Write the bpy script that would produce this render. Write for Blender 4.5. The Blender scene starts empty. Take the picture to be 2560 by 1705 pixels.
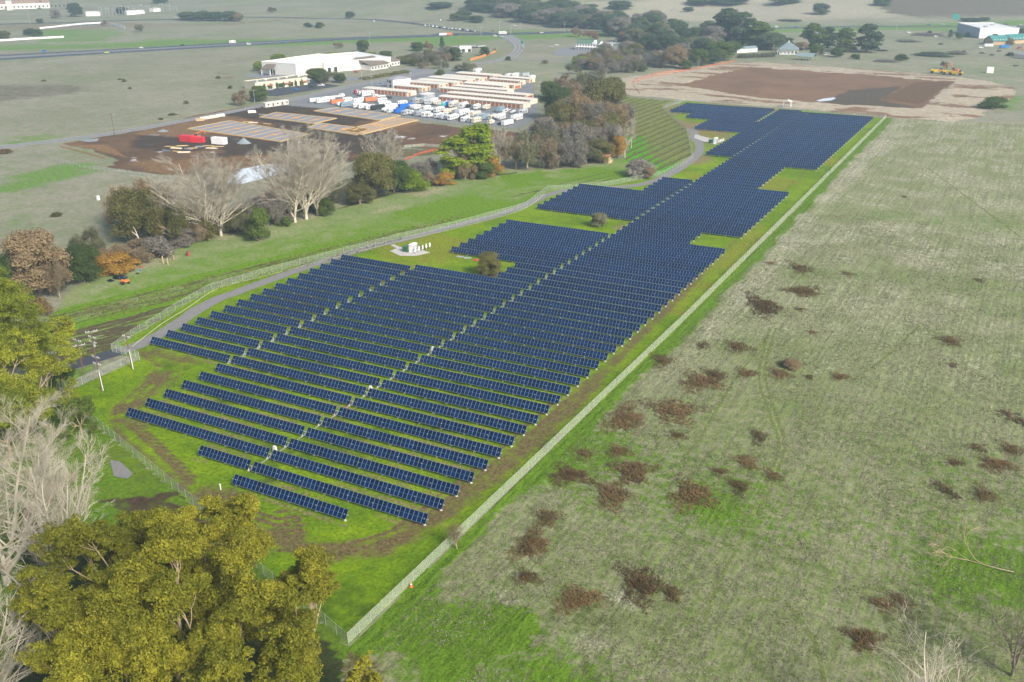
import bpy, math, random
import numpy as np
from mathutils import Vector, Matrix
R = math.radians
SC = bpy.context.scene
COL = SC.collection

# ------------------------------------------------------------------ camera, sky, sun, exposure
YAW, PITCH, ROLL, FPX = -0.50005598, 0.39357617, -0.01090915, 2393.29
CAM = np.array([129.37, -125.28, 100.08])
def _rot():
    f = np.array([math.sin(YAW)*math.cos(PITCH), math.cos(YAW)*math.cos(PITCH), -math.sin(PITCH)])
    r = np.array([math.cos(YAW), -math.sin(YAW), 0.0]); u = np.cross(r, f)
    return math.cos(ROLL)*r+math.sin(ROLL)*u, -math.sin(ROLL)*r+math.cos(ROLL)*u, f
CR, CU, CF = _rot()
cam = bpy.data.cameras.new('camera'); co = bpy.data.objects.new('camera', cam); COL.objects.link(co)
co.matrix_world = Matrix(((CR[0], CU[0], -CF[0], CAM[0]), (CR[1], CU[1], -CF[1], CAM[1]), (CR[2], CU[2], -CF[2], CAM[2]), (0, 0, 0, 1)))
cam.sensor_width = 36; cam.lens = FPX/2560*36; cam.clip_start = 1; cam.clip_end = 9000
SC.camera = co

SUN_EL, SUN_AZ = R(36), R(112)     # azimuth clockwise from +Y: a soft low sun from the right
w = bpy.data.worlds.new('World'); SC.world = w; w.use_nodes = True
nt = w.node_tree; bg = nt.nodes['Background']
sky = nt.nodes.new('ShaderNodeTexSky'); sky.sky_type = 'NISHITA'; sky.sun_disc = False
sky.sun_elevation = SUN_EL; sky.sun_rotation = SUN_AZ; sky.air_density = 1.0; sky.dust_density = 4.0
nt.links.new(sky.outputs[0], bg.inputs[0]); bg.inputs[1].default_value = 0.10
sl = bpy.data.lights.new('sun', 'SUN'); sl.energy = 2.4; sl.angle = R(14); sl.color = (1.0, .95, .87)
so = bpy.data.objects.new('sun', sl); COL.objects.link(so)
sd = Vector((math.sin(SUN_AZ)*math.cos(SUN_EL), math.cos(SUN_AZ)*math.cos(SUN_EL), math.sin(SUN_EL)))
so.rotation_euler = (-sd).to_track_quat('-Z', 'Y').to_euler(); so.location = (0, 0, 400)
vs = SC.view_settings; vs.view_transform = 'Standard'; vs.look = 'None'; vs.exposure = 1.13; vs.gamma = 1
SC.cycles.max_bounces = 5; SC.cycles.transparent_max_bounces = 12; SC.cycles.volume_bounces = 0
SC.cycles.diffuse_bounces = 3; SC.cycles.glossy_bounces = 2

# ------------------------------------------------------------------ numeric helpers
def _hash(ix, iy, s):
    n = (ix.astype(np.int64)*374761393 + iy.astype(np.int64)*668265263 + s*1442695041) & 0xffffffff
    n = ((n ^ (n >> 13))*1274126177) & 0xffffffff
    return ((n ^ (n >> 16)) & 0xffff)/65535.0
def vnoise(x, y, s=0):
    ix = np.floor(x); iy = np.floor(y); fx = x-ix; fy = y-iy
    fx = fx*fx*(3-2*fx); fy = fy*fy*(3-2*fy)
    a = _hash(ix, iy, s); b = _hash(ix+1, iy, s); c = _hash(ix, iy+1, s); d = _hash(ix+1, iy+1, s)
    return (a*(1-fx)+b*fx)*(1-fy)+(c*(1-fx)+d*fx)*fy
def fbm(x, y, sc, o=4, s=0):
    t = 0; a = .5; n = 0; x = np.asarray(x, float)/sc; y = np.asarray(y, float)/sc
    for k in range(o):
        t = t+a*vnoise(x, y, s+k*17); n += a; a *= .5; x = x*2.03+5.1; y = y*2.03-3.7
    return t/n
def sst(a, b, x):
    t = np.clip((np.asarray(x, float)-a)/(b-a), 0, 1); return t*t*(3-2*t)
def inpoly(px, py, poly):
    ins = np.zeros(np.shape(px), bool); n = len(poly)
    for i in range(n):
        x1, y1 = poly[i][:2]; x2, y2 = poly[(i+1) % n][:2]
        c = ((y1 > py) != (y2 > py)) & (px < (x2-x1)*(py-y1)/((y2-y1) if y2 != y1 else 1e-9)+x1)
        ins ^= c
    return ins
def dline(px, py, pts):
    d = np.full(np.shape(px), 1e9)
    for (x1, y1), (x2, y2) in zip([p[:2] for p in pts[:-1]], [p[:2] for p in pts[1:]]):
        dx, dy = x2-x1, y2-y1; L = dx*dx+dy*dy+1e-9
        t = np.clip(((px-x1)*dx+(py-y1)*dy)/L, 0, 1)
        d = np.minimum(d, np.hypot(px-x1-t*dx, py-y1-t*dy))
    return d
# terrain: flat plain, rolling hills beyond the highway
def _flat(px, py, z=0.0):
    d = CF+CR*(px-1280)/FPX-CU*(py-852.5)/FPX
    t = (z-CAM[2])/d[2] if d[2] < -1e-6 else 1e5
    return CAM+t*d
_HA = _flat(0, 120)[:2]; _HB = _flat(2560, 62)[:2]
_hd = (_HB-_HA)/np.linalg.norm(_HB-_HA); _hn = np.array([-_hd[1], _hd[0]])
def hill(x, y):
    s = (x-_HA[0])*_hn[0]+(y-_HA[1])*_hn[1]; t = (x-_HA[0])*_hd[0]+(y-_HA[1])*_hd[1]
    LL = np.linalg.norm(_HB-_HA); k = t/LL
    slope = .018+.075*sst(.25, .55, k)+.03*sst(.7, 1.0, k)
    r = np.maximum(s-70, 0)
    base = slope*(np.sqrt(r*r+90*90)-90)
    bump = (fbm(x, y, 330, 3, 5)-.5)*70+(fbm(x, y, 120, 2, 9)-.5)*14
    return base+bump*sst(40, 500, s)*(.25+.75*sst(.2, .5, k))
def G(px, py, z=0.0):
    """ground point seen at photograph pixel (px, py)"""
    d = CF+CR*(px-1280)/FPX-CU*(py-852.5)/FPX
    p = _flat(px, py, z)
    t0 = 0.0
    if d[2] > -1e-6 or np.linalg.norm(p-CAM) > 650:
        t = 500.0
        while t < 4000:
            q = CAM+d*t
            if q[2] < float(hill(q[0], q[1]))+z: break
            t += 4.0
        p = CAM+d*(t-2)
        p[2] = float(hill(p[0], p[1]))+z
    return p
def GP(l): return [tuple(G(a, b)[:2]) for a, b in l]
def depth(p): return float((np.asarray(p)-CAM) @ CF)
def height_to(p, py):
    d0 = np.asarray(p)-CAM; t = (852.5-py)/FPX
    return float((t*(d0 @ CF)-d0 @ CU)/(CU[2]-t*CF[2]))

# ------------------------------------------------------------------ materials
class NT:
    def __init__(s, name):
        s.m = bpy.data.materials.new(name); s.m.use_nodes = True; s.t = s.m.node_tree
        s.b = s.t.nodes['Principled BSDF']; s.out = s.t.nodes['Material Output']
    def n(s, typ, **kw):
        nd = s.t.nodes.new('ShaderNode'+typ)
        for k, v in kw.items(): setattr(nd, k, v)
        return nd
    def put(s, sock, v):
        if isinstance(v, bpy.types.NodeSocket): s.t.links.new(v, sock)
        elif isinstance(v, (tuple, list)) and len(v) == 3 and sock.type == 'RGBA': sock.default_value = (*v, 1)
        else: sock.default_value = v
    def mix(s, a, b, f, mode='MIX'):
        nd = s.n('Mix', data_type='RGBA', blend_type=mode); s.put(nd.inputs[0], f); s.put(nd.inputs[6], a); s.put(nd.inputs[7], b); return nd.outputs[2]
    def math(s, op, a, b=0.0, c=None):
        nd = s.n('Math', operation=op); s.put(nd.inputs[0], a); s.put(nd.inputs[1], b)
        if c is not None: s.put(nd.inputs[2], c)
        return nd.outputs[0]
    def ss(s, v, a, b):
        nd = s.n('MapRange', interpolation_type='SMOOTHSTEP'); s.put(nd.inputs[0], v); nd.inputs[1].default_value = a; nd.inputs[2].default_value = b; return nd.outputs[0]
    def noise(s, vec, sc, det=4, rough=.6, dist=0):
        nd = s.n('TexNoise'); nd.inputs['Scale'].default_value = sc; nd.inputs['Detail'].default_value = det
        nd.inputs['Roughness'].default_value = rough; nd.inputs['Distortion'].default_value = dist
        if vec is not None: s.t.links.new(vec, nd.inputs['Vector'])
        return nd.outputs[0]
    def pos(s, scale=(1, 1, 1), rotz=0):
        g = s.n('NewGeometry'); mp = s.n('Mapping'); mp.inputs['Scale'].default_value = scale; mp.inputs['Rotation'].default_value = (0, 0, rotz)
        s.t.links.new(g.outputs['Position'], mp.inputs[0]); return mp.outputs[0]
    def base(s, c): s.put(s.b.inputs['Base Color'], c)
    def bump(s, h, strength=.3, dist=.1):
        nd = s.n('Bump'); nd.inputs['Strength'].default_value = strength; nd.inputs['Distance'].default_value = dist
        s.t.links.new(h, nd.inputs['Height']); s.t.links.new(nd.outputs[0], s.b.inputs['Normal'])
def lin(c):
    f = lambda v: (v/255/12.92 if v/255 <= .04045 else ((v/255+.055)/1.055)**2.4)
    return tuple(f(v) for v in c)
_plain = {}
def mat(name, col, rough=.7, metal=0.0, var=.12, spec=.3, scale=.6):
    """painted / plain surface with slight procedural unevenness"""
    if name in _plain: return _plain[name]
    s = NT(name); tc = s.n('TexCoord')
    n = s.noise(tc.outputs['Object'], scale, 5, .65)
    oi = s.n('ObjectInfo')
    f = s.math('ADD', s.math('MULTIPLY', n, 2*var), 1-var)
    f = s.math('ADD', f, s.math('MULTIPLY_ADD', oi.outputs['Random'], var, -var/2))
    cc = s.n('CombineColor')
    for k in range(3): s.put(cc.inputs[k], f)
    s.base(s.mix(col, cc.outputs[0], 1.0, 'MULTIPLY'))
    s.b.inputs['Roughness'].default_value = rough; s.b.inputs['Metallic'].default_value = metal
    s.b.inputs['Specular IOR Level'].default_value = spec
    _plain[name] = s.m; return s.m
def ground_mat(name, c0, c1, cR, cG, cB, cA, fine=1.2, med=.05, contrast=.55, streak=None, k=.55, bump=.5, mixw=(.35, .25, .4)):
    """earth, grass and soil mixed by broad masks (R dirt, G lush, B straw, A dark growth) and broken up by noise"""
    s = NT(name); p = s.pos()
    nm = s.noise(p, med, 6, .62); nf = s.noise(p, fine, 6, .72); nb = s.noise(p, fine*.22, 5, .7)
    if streak:
        ps = s.pos((1, streak[1], 1), streak[0]); pl = s.noise(s.pos((1, .03, 1), 0), 1.1, 4, .6); nst = s.noise(ps, fine*.5, 5, .7)
        nf = s.math('MULTIPLY_ADD', nst, .33, s.math('MULTIPLY_ADD', nf, .45, s.math('MULTIPLY', pl, .22)))
    at = s.n('Attribute'); at.attribute_name = 'mask'
    sep = s.n('SeparateColor'); s.t.links.new(at.outputs['Color'], sep.inputs[0])
    brk = s.math('ADD', s.math('MULTIPLY_ADD', nf, .9, -.45), s.math('MULTIPLY_ADD', nb, 1.0, -.5))
    def msk(ch): return s.ss(s.math('MULTIPLY_ADD', brk, k*1.6, ch), .25, .75)
    tot = s.math('ADD', s.math('MULTIPLY', nf, mixw[0]), s.math('MULTIPLY_ADD', nb, mixw[1], s.math('MULTIPLY', nm, mixw[2])))
    col = s.mix(c0, c1, s.ss(tot, .41, .59))
    col = s.mix(col, cB, msk(sep.outputs[2])); col = s.mix(col, cG, msk(sep.outputs[1]))
    col = s.mix(col, cA, msk(at.outputs['Alpha'])); col = s.mix(col, cR, msk(sep.outputs[0]))
    f = s.math('MULTIPLY_ADD', s.ss(nf, .28, .74), 2*contrast, 1-contrast)
    cc = s.n('CombineColor')
    for i in range(3): s.put(cc.inputs[i], f)
    s.base(s.mix(col, cc.outputs[0], 1.0, 'MULTIPLY'))
    s.b.inputs['Roughness'].default_value = .95; s.b.inputs['Specular IOR Level'].default_value = .06
    s.bump(nf, bump, .35)
    return s.m

# ------------------------------------------------------------------ mesh helpers
def npmesh(name, V, F, mats, midx=None, smooth=False):
    """mesh from numpy arrays; F is (n,4) or (n,3)"""
    me = bpy.data.meshes.new(name); V = np.asarray(V, np.float32); F = np.asarray(F, np.int32)
    n, k = F.shape
    me.vertices.add(len(V)); me.vertices.foreach_set('co', V.ravel())
    me.loops.add(n*k); me.loops.foreach_set('vertex_index', F.ravel())
    me.polygons.add(n); me.polygons.foreach_set('loop_start', np.arange(0, n*k, k, dtype=np.int32))
    me.polygons.foreach_set('loop_total', np.full(n, k, np.int32))
    for m in mats: me.materials.append(m)
    if midx is not None: me.polygons.foreach_set('material_index', np.asarray(midx, np.int32))
    if smooth: me.polygons.foreach_set('use_smooth', np.ones(n, bool))
    me.update(calc_edges=True); me.validate(); return me
class MB:
    """collects shapes and links them as one mesh object"""
    def __init__(s): s.v = []; s.f = []; s.mi = []; s.m = []
    def _m(s, m):
        if m not in s.m: s.m.append(m)
        return s.m.index(m)
    def add(s, vs, fs, m):
        o = len(s.v); s.v += [tuple(map(float, v)) for v in vs]; i = s._m(m)
        for f in fs: s.f.append([o+a for a in f]); s.mi.append(i)
    def box(s, c, d, m, rz=0, taper=1.0, tilt=None):
        hx, hy, hz = d[0]/2, d[1]/2, d[2]/2; M = Matrix.Rotation(rz, 3, 'Z')
        if tilt is not None: M = M @ tilt
        vs = []
        for z, t in ((-hz, 1), (hz, taper)):
            for x, y in ((-hx, -hy), (hx, -hy), (hx, hy), (-hx, hy)): vs.append(Vector(c)+M @ Vector((x*t, y*t, z)))
        s.add(vs, [(3, 2, 1, 0), (4, 5, 6, 7), (0, 1, 5, 4), (1, 2, 6, 5), (2, 3, 7, 6), (3, 0, 4, 7)], m); return s
    def tube(s, p, q, r, m, r2=None, n=8, cap=True):
        p = Vector(p); q = Vector(q); r2 = r if r2 is None else r2; d = (q-p).normalized()
        a = d.orthogonal().normalized(); b = d.cross(a); vs = []
        for c, rr in ((p, r), (q, r2)):
            for i in range(n): vs.append(c+(a*math.cos(2*math.pi*i/n)+b*math.sin(2*math.pi*i/n))*rr)
        fs = [(i, (i+1) % n, n+(i+1) % n, n+i) for i in range(n)]
        if cap: fs += [tuple(range(n-1, -1, -1)), tuple(range(n, 2*n))]
        s.add(vs, fs, m); return s
    def prism(s, prof, y0, y1, m, ax='y'):
        """profile (a,z) extruded along y (or x)"""
        n = len(prof); vs = [((a, y0, z) if ax == 'y' else (y0, a, z)) for a, z in prof]+[((a, y1, z) if ax == 'y' else (y1, a, z)) for a, z in prof]
        fs = [(i, (i+1) % n, n+(i+1) % n, n+i) for i in range(n)]+[tuple(range(n-1, -1, -1)), tuple(range(n, 2*n))]
        s.add(vs, fs, m); return s
    def build(s, name, parent=None, loc=None, rz=0):
        me = bpy.data.meshes.new(name); me.from_pydata(s.v, [], s.f)
        for m in s.m: me.materials.append(m)
        me.polygons.foreach_set('material_index', s.mi); me.update()
        o = bpy.data.objects.new(name, me); COL.objects.link(o)
        if parent: o.parent = parent
        if loc is not None: o.location = loc
        o.rotation_euler = (0, 0, rz); return o
def tag(o, label=None, cat=None, group=None, kind=None):
    for k, v in (('label', label), ('category', cat), ('group', group), ('kind', kind)):
        if v: o[k] = v
    return o
def thing(name, label, cat, loc=(0, 0, 0), rz=0, group=None):
    o = bpy.data.objects.new(name, None); COL.objects.link(o); o.location = loc; o.rotation_euler = (0, 0, rz); o.empty_display_size = .2
    return tag(o, label, cat, group)
def link(name, me, parent=None, loc=(0, 0, 0)):
    o = bpy.data.objects.new(name, me); COL.objects.link(o); o.location = loc
    if parent: o.parent = parent
    return o
def copy_tree(o, parent=None):
    c = o.copy(); COL.objects.link(c)
    if parent: c.parent = parent
    for ch in o.children: copy_tree(ch, c)
    return c
_O = 'zeroth first second third fourth fifth sixth seventh eighth ninth tenth eleventh twelfth thirteenth fourteenth fifteenth sixteenth seventeenth eighteenth nineteenth'.split()
def ordw(n):
    if n < 20: return _O[n]
    t = ['', '', 'twent', 'thirt', 'fort', 'fift', 'sixt', 'sevent', 'eight', 'ninet'][n//10]
    return t+'ieth' if n % 10 == 0 else t+'y-'+_O[n % 10]
def sheet(name, poly, cell, z, m, maskfn, jit=1.5, ns=6.0, relief=None, edge=.35):
    """piece of ground with a ragged natural edge, broad masks per vertex"""
    P = np.array(poly); x0, y0 = P.min(0)-cell; x1, y1 = P.max(0)+cell
    xs = np.arange(x0, x1+cell, cell); ys = np.arange(y0, y1+cell, cell); X, Y = np.meshgrid(xs, ys)
    cx, cy = X[:-1, :-1]+cell/2, Y[:-1, :-1]+cell/2
    jx = (fbm(cx, cy, ns, 3, 31)-.5)*2*jit; jy = (fbm(cx, cy, ns, 3, 57)-.5)*2*jit
    ins = inpoly(cx+jx, cy+jy, poly)
    nx = len(xs); ii, jj = np.nonzero(ins)
    F = np.stack([ii*nx+jj, ii*nx+jj+1, (ii+1)*nx+jj+1, (ii+1)*nx+jj], 1)
    used, inv = np.unique(F, return_inverse=True); F = inv.reshape(-1, 4)
    vx, vy = X.ravel()[used], Y.ravel()[used]; vz = hill(vx, vy)+z
    if relief: vz = vz+relief(vx, vy)
    o = link(name, npmesh(name, np.stack([vx, vy, vz], 1), F, [m], smooth=True))
    a = o.data.attributes.new('mask', 'FLOAT_COLOR', 'POINT')
    mk = np.clip(np.stack([np.broadcast_to(c, vx.shape) for c in maskfn(vx, vy)], 1), 0, 1).astype(np.float32)
    a.data.foreach_set('color', mk.ravel())
    return tag(o, kind='structure')
def ribbon(name, pts, width, z, m, parent=None, step=6.0, wob=0.0, kind='structure'):
    """road strip along a polyline given in metres"""
    pts = [np.array(p[:2]) for p in pts]; q = []
    n = len(pts)
    for i in range(n-1):           # Catmull-Rom
        p0, p1, p2, p3 = pts[max(i-1, 0)], pts[i], pts[i+1], pts[min(i+2, n-1)]
        k = max(1, int(np.linalg.norm(p2-p1)/step))
        for j in range(k):
            t = j/k; q.append(.5*((2*p1)+(-p0+p2)*t+(2*p0-5*p1+4*p2-p3)*t*t+(-p0+3*p1-3*p2+p3)*t**3))
    q.append(pts[-1]); q = np.array(q); d = np.gradient(q, axis=0); d /= np.linalg.norm(d, axis=1)[:, None]+1e-9
    nn = np.stack([-d[:, 1], d[:, 0]], 1); W = np.array([width(i/(len(q)-1)) if callable(width) else width for i in range(len(q))])/2
    W1 = W+wob*(fbm(q[:, 0], q[:, 1], 5, 2, 3)-.5)*2; W2 = W+wob*(fbm(q[:, 0], q[:, 1], 5, 2, 8)-.5)*2
    cols = 4; V = []
    for c in range(cols+1):
        t = c/cols; e = q+nn*(W1*(1-t)-W2*t)[:, None]
        V.append(np.stack([e[:, 0], e[:, 1], hill(e[:, 0], e[:, 1])+z], 1))
    V = np.concatenate(V); L = len(q); F = [(c*L+i, (c+1)*L+i, (c+1)*L+i+1, c*L+i+1) for c in range(cols) for i in range(L-1)]
    o = link(name, npmesh(name, V, F, [m]), parent)
    if kind and not parent: tag(o, kind=kind)
    return o

# ------------------------------------------------------------------ air
def build_haze():
    s = NT('haze_air'); vp = s.n('VolumePrincipled'); vp.inputs['Color'].default_value = (.66, .88, 1.0, 1); vp.inputs['Density'].default_value = .00025
    vp.inputs['Anisotropy'].default_value = .2
    for l in list(s.t.links):
        if l.to_node == s.out: s.t.links.remove(l)
    s.t.links.new(vp.outputs[0], s.out.inputs['Volume'])
    b = MB(); b.box((-700, 1150, 165), (5000, 4400, 340), s.m); tag(b.build('haze'), kind='stuff')
build_haze()

# ------------------------------------------------------------------ ground, fields, roads
M_plain = ground_mat('plain_grass', (.265, .245, .185), (.16, .18, .10), (.16, .10, .055), (.12, .205, .045), (.33, .30, .22), (.12, .105, .075), fine=.5, med=.015, contrast=.4, mixw=(.4, .3, .3))
def plain_mask(x, y):
    f = fbm(x, y, 90, 4, 2); f2 = fbm(x, y, 260, 3, 7)
    s = (x-_HA[0])*_hn[0]+(y-_HA[1])*_hn[1]
    verge = np.exp(-((s+12)/34.)**2)*.62+np.exp(-((s-36)/40.)**2)*.4
    g = verge+.35*sst(.5, .7, f)
    for poly, a in ((GP([(1090, 92), (1230, 100), (1480, 190), (1180, 200), (900, 150)]), .25), (GP([(0, 395), (260, 340), (330, 400), (160, 470), (0, 480)]), .12),
                    (GP([(1180, 150), (1500, 150), (1450, 290), (1300, 300)]), .1), (GP([(0, 345), (180, 330), (150, 350), (0, 372)]), .55),
                    (GP([(0, 470), (110, 425), (210, 412), (230, 422), (90, 470), (0, 490)]), .75), (GP([(2200, 168), (2330, 190), (2560, 245), (2560, 290), (2400, 250)]), .55),
                    (GP([(40, 100), (130, 75), (300, 72), (320, 85), (250, 103), (120, 105)]), .55)):
        g = g+a*inpoly(x, y, poly)
    b = .30*sst(.5, .7, fbm(x, y, 40, 4, 12))*(s < 0)+.2*(s > 120)
    a = .55*sst(.5, .68, fbm(x, y, 110, 3, 22))*inpoly(x, y, GP([(-200, 180), (300, 180), (560, 250), (0, 345), (-200, 380)]))
    b = b+.55*sst(60, 200, s)*inpoly(x+(f-.5)*160, y+(f-.5)*160, GP([(1480, -60), (1560, 50), (1900, 58), (2275, 55), (2290, -60)]))
    a = a+.85*sst(60, 160, s)*inpoly(x+(f-.5)*160, y+(f-.5)*160, GP([(2290, -60), (2275, 55), (2560, 62), (2700, 62), (2700, -60)]))
    r = .42*sst(.5, .66, f2)*(s > 90)*inpoly(x, y, GP([(-200, -40), (950, -40), (900, 30), (600, 62), (0, 80), (-200, 80)]))
    r = r+.5*inpoly(x, y, GP([(545, 178), (600, 190), (590, 200), (500, 214), (470, 205), (520, 190)]))*sst(.4, .6, fbm(x, y, 12, 3, 4))
    g2 = g
    return r, g2, b, a
_P0 = [(-2700, -500), (1300, -500), (1300, 2800), (-2700, 2800)]
sheet('ground', _P0, 12.5, 0.0, M_plain, plain_mask, 0)

# the big dry field right of the solar farm
FENCE_R = GP([(870, 1612), (1712, 800), (2215, 295)])
M_field = ground_mat('dry_field_grass', (.25, .24, .145), (.105, .155, .032), (.10, .07, .035), (.09, .165, .012), (.31, .30, .205), (.07, .075, .032), fine=2.1, med=.04, contrast=.9, streak=(R(25), .35), k=1.1, bump=1.2, mixw=(.5, .35, .15))
TRK = [GP(l) for l in ([(1880, 1290), (1925, 1190), (1948, 1110), (1925, 1040), (1900, 960), (1902, 900), (1925, 820)],
       [(1896, 1290), (1941, 1190), (1963, 1110), (1941, 1040), (1917, 960), (1917, 900), (1940, 820)],
       [(1700, 1160), (1760, 1080), (1800, 1010), (1830, 960), (1920, 840)], [(2130, 950), (2200, 905), (2260, 850), (2300, 815)], [(2320, 420), (2400, 480), (2560, 600)],
       [(1760, 1560), (1800, 1450), (1860, 1330), (1850, 1250)], [(2060, 1705), (2035, 1600), (1960, 1500)])]
def field_mask(x, y):
    df = dline(x, y, FENCE_R); n = fbm(x, y, 9, 4, 3); nb = fbm(x, y, 38, 3, 6)
    near = sst(150, -50, y)                                   # greener towards the camera
    g = .95*(1-sst(1.5, 5.5, df+ (n-.5)*5))+.8*near*sst(.3, .6, nb)+.38*sst(.5, .7, nb)
    lushp = GP([(870, 1640), (1010, 1480), (1200, 1400), (1340, 1480), (1250, 1640), (1180, 1705), (1000, 1760), (850, 1720)])
    g = g+.7*inpoly(x+(n-.5)*20, y+(n-.5)*20, lushp)*sst(.15, .5, nb)+.6*sst(.3, .6, n)*np.exp(-((x-np.array(G(2450, 1480)[0]))**2+(y-G(2450, 1480)[1])**2)/90)
    far = sst(20, 260, y)
    b = .30+.22*far*sst(.3, .7, n)+.2*np.exp(-((df-9)/4)**2)-.6*near
    bare = [G(1490, 1610), G(1130, 1620), G(1400, 1670), G(1250, 1500), G(1570, 1500), G(1180, 1580)]
    for q in bare: b = b+.8*np.exp(-(((x-q[0])/7)**2+((y-q[1])/4)**2))*sst(.35, .6, n)
    a = 0
    for px, py, sx, sy in ((2260, 1530, 9, 6), (2190, 1600, 8, 6), (2350, 1560, 8, 9), (1430, 1530, 10, 5), (1530, 1550, 8, 4), (1700, 1590, 6, 4), (1380, 1560, 5, 4), (2420, 1330, 7, 4), (1260, 1705, 9, 4), (960, 1690, 9, 5)):
        q = G(px, py); a = a+.22*np.exp(-((x-q[0])/sx)**2-((y-q[1])/sy)**2)*sst(.25, .6, n)
    r = .5*inpoly(x, y, GP([(850, 1625), (960, 1660), (980, 1760), (800, 1800)]))
    return r, g, b, a
sheet('dry_field', FENCE_R+GP([(2560, 312), (2800, 338), (3200, 700), (3500, 1300), (3300, 2600), (1500, 2900), (850, 2700), (800, 2000), (860, 1680)]), .95, .03, M_field, field_mask, .3)

# faint green wheel tracks, broken up by the grass
def track_mat():
    s = NT('track_grass'); p = s.pos(); n = s.noise(p, .9, 5, .7); n2 = s.noise(p, .12, 3, .6); s.base(s.mix((.095, .14, .014), (.18, .21, .045), n)); s.b.inputs['Roughness'].default_value = .95
    tr = s.n('BsdfTransparent'); mx = s.n('MixShader'); s.t.links.new(s.ss(s.math('MULTIPLY_ADD', n, .8, s.math('MULTIPLY', n2, .5)), .52, .78), mx.inputs[0]); s.t.links.new(tr.outputs[0], mx.inputs[1]); s.t.links.new(s.b.outputs[0], mx.inputs[2]); s.t.links.new(mx.outputs[0], s.out.inputs[0]); return s.m
M_trk = track_mat()
for l in TRK: ribbon('wheel_track', l, .75, .05, M_trk, step=3, wob=.2)
# rough grass outside the fence under the near trees
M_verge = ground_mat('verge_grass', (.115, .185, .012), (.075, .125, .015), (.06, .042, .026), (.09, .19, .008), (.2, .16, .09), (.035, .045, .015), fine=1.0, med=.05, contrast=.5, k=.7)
def verge_mask(x, y):
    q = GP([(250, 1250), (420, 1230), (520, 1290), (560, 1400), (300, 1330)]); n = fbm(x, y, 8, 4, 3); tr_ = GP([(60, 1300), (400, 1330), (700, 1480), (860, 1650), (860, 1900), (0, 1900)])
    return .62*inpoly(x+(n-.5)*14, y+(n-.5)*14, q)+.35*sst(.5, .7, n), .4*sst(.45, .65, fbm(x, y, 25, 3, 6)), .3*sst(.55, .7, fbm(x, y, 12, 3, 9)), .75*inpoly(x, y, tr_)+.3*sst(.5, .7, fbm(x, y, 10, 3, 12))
sheet('verge_grass', GP([(150, 979), (208, 1035), (502, 1278), (660, 1440), (815, 1565), (870, 1612), (866, 1690), (806, 2000), (850, 2600), (-300, 2500), (-500, 1500), (-450, 1050), (-200, 900), (0, 930), (90, 990)]), 1.1, .018, M_verge, verge_mask, .4)

# inside the fence
M_farm = ground_mat('farm_turf', (.175, .265, .006), (.09, .165, .007), (.125, .098, .042), (.18, .18, .022), (.20, .145, .085), (.055, .10, .008), fine=1.3, med=.06, contrast=.55, k=.75, bump=.8)
FENCE_L = GP([(281, 880), (329, 844), (351, 831), (402, 801), (457, 765), (530, 725), (555, 718), (657, 688), (860, 634), (996, 599), (1142, 566), (1312, 520), (1369, 477), (1405, 475), (1515, 466), (1661, 438), (1733, 398), (1716, 325), (1656, 272), (1714, 253)])
FENCE_G = GP([(349, 900), (317, 912), (304, 918), (181, 974), (150, 979)])
FENCE_SW = GP([(150, 979), (208, 1035), (502, 1278), (660, 1440), (815, 1565), (870, 1612)])
FENCE_B = GP([(1714, 253), (1940, 272), (2215, 295)])
ROWP = 5.6568
TABLES = []      # (row, y, x0, n modules, side)
for r in range(-1, 88):
    y = r*ROWP+(.25 if r > 24 else 0)
    n = 28 if r == -1 or r in (34, 35, 36) or 50 <= r <= 58 else 42
    if r <= 86: TABLES.append((r, y, .05, n, 'R'))
    yl = y-(1.7 if 37 <= r <= 50 else .6 if r > 70 else 0)
    n = 0
    if r == 0: n = 14
    elif 1 <= r <= 22: n = 42
    elif 23 <= r <= 25: n = 14
    elif 26 <= r <= 33: n = 42
    elif 38 <= r <= 45: n = 42
    elif 46 <= r <= 50: n = 14
    elif 61 <= r <= 72: n = 14
    elif 73 <= r <= 78: n = 42
    if n: TABLES.append((r, yl, -.85-n*1.011, n, 'L'))
    elif 79 <= r <= 87:
        TABLES.append((r, yl, -.85-14*1.011, 14, 'L')); TABLES.append((r, yl, -17.6-(42 if r < 82 else 58)*1.011, 42 if r < 82 else 58, 'LL'))
for k in range(16): TABLES.append((k, 39.2+5.547*k, -44.2-28*1.011+.2, 28, 'B'))
_TY = np.array([(t[1], t[2], t[2]+t[3]*1.011) for t in TABLES])
DIRT = [(GP(l), w, a) for l, w, a in (
    ([(640, 1330), (800, 1385), (960, 1370), (1090, 1290), (1230, 1190), (1370, 1070), (1480, 960)], 3.8, .72), ([(1480, 960), (1600, 840), (1750, 690)], 2.2, .68), ([(1750, 690), (1900, 540), (2080, 360)], 1.0, .5),
    ([(345, 880), (400, 915), (360, 960), (300, 1010), (282, 1060), (320, 1105), (380, 1150), (440, 1205), (500, 1260), (600, 1320)], 1.15, .62), ([(520, 1235), (600, 1250), (560, 1290)], 4, .75),
    ([(300, 1050), (350, 1085), (420, 1150), (480, 1210)], 1.1, .8), ([(420, 930), (380, 985), (310, 1030)], 2.0, .6), ([(470, 900), (430, 960), (350, 1010)], 1.2, .5), ([(380, 880), (470, 905)], 3.5, .62), ([(400, 935), (350, 985), (325, 1030), (345, 1080), (420, 1150), (470, 1200)], .45, 1.0), ([(415, 940), (368, 990), (343, 1030), (362, 1075), (436, 1143), (488, 1195)], .45, 1.0), ([(700, 1375), (860, 1385), (990, 1345), (1120, 1250), (1260, 1140), (1420, 1000)], .5, 1.0), ([(690, 1360), (850, 1368), (975, 1330), (1100, 1240), (1240, 1130), (1400, 990)], .5, 1.0))]
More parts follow.
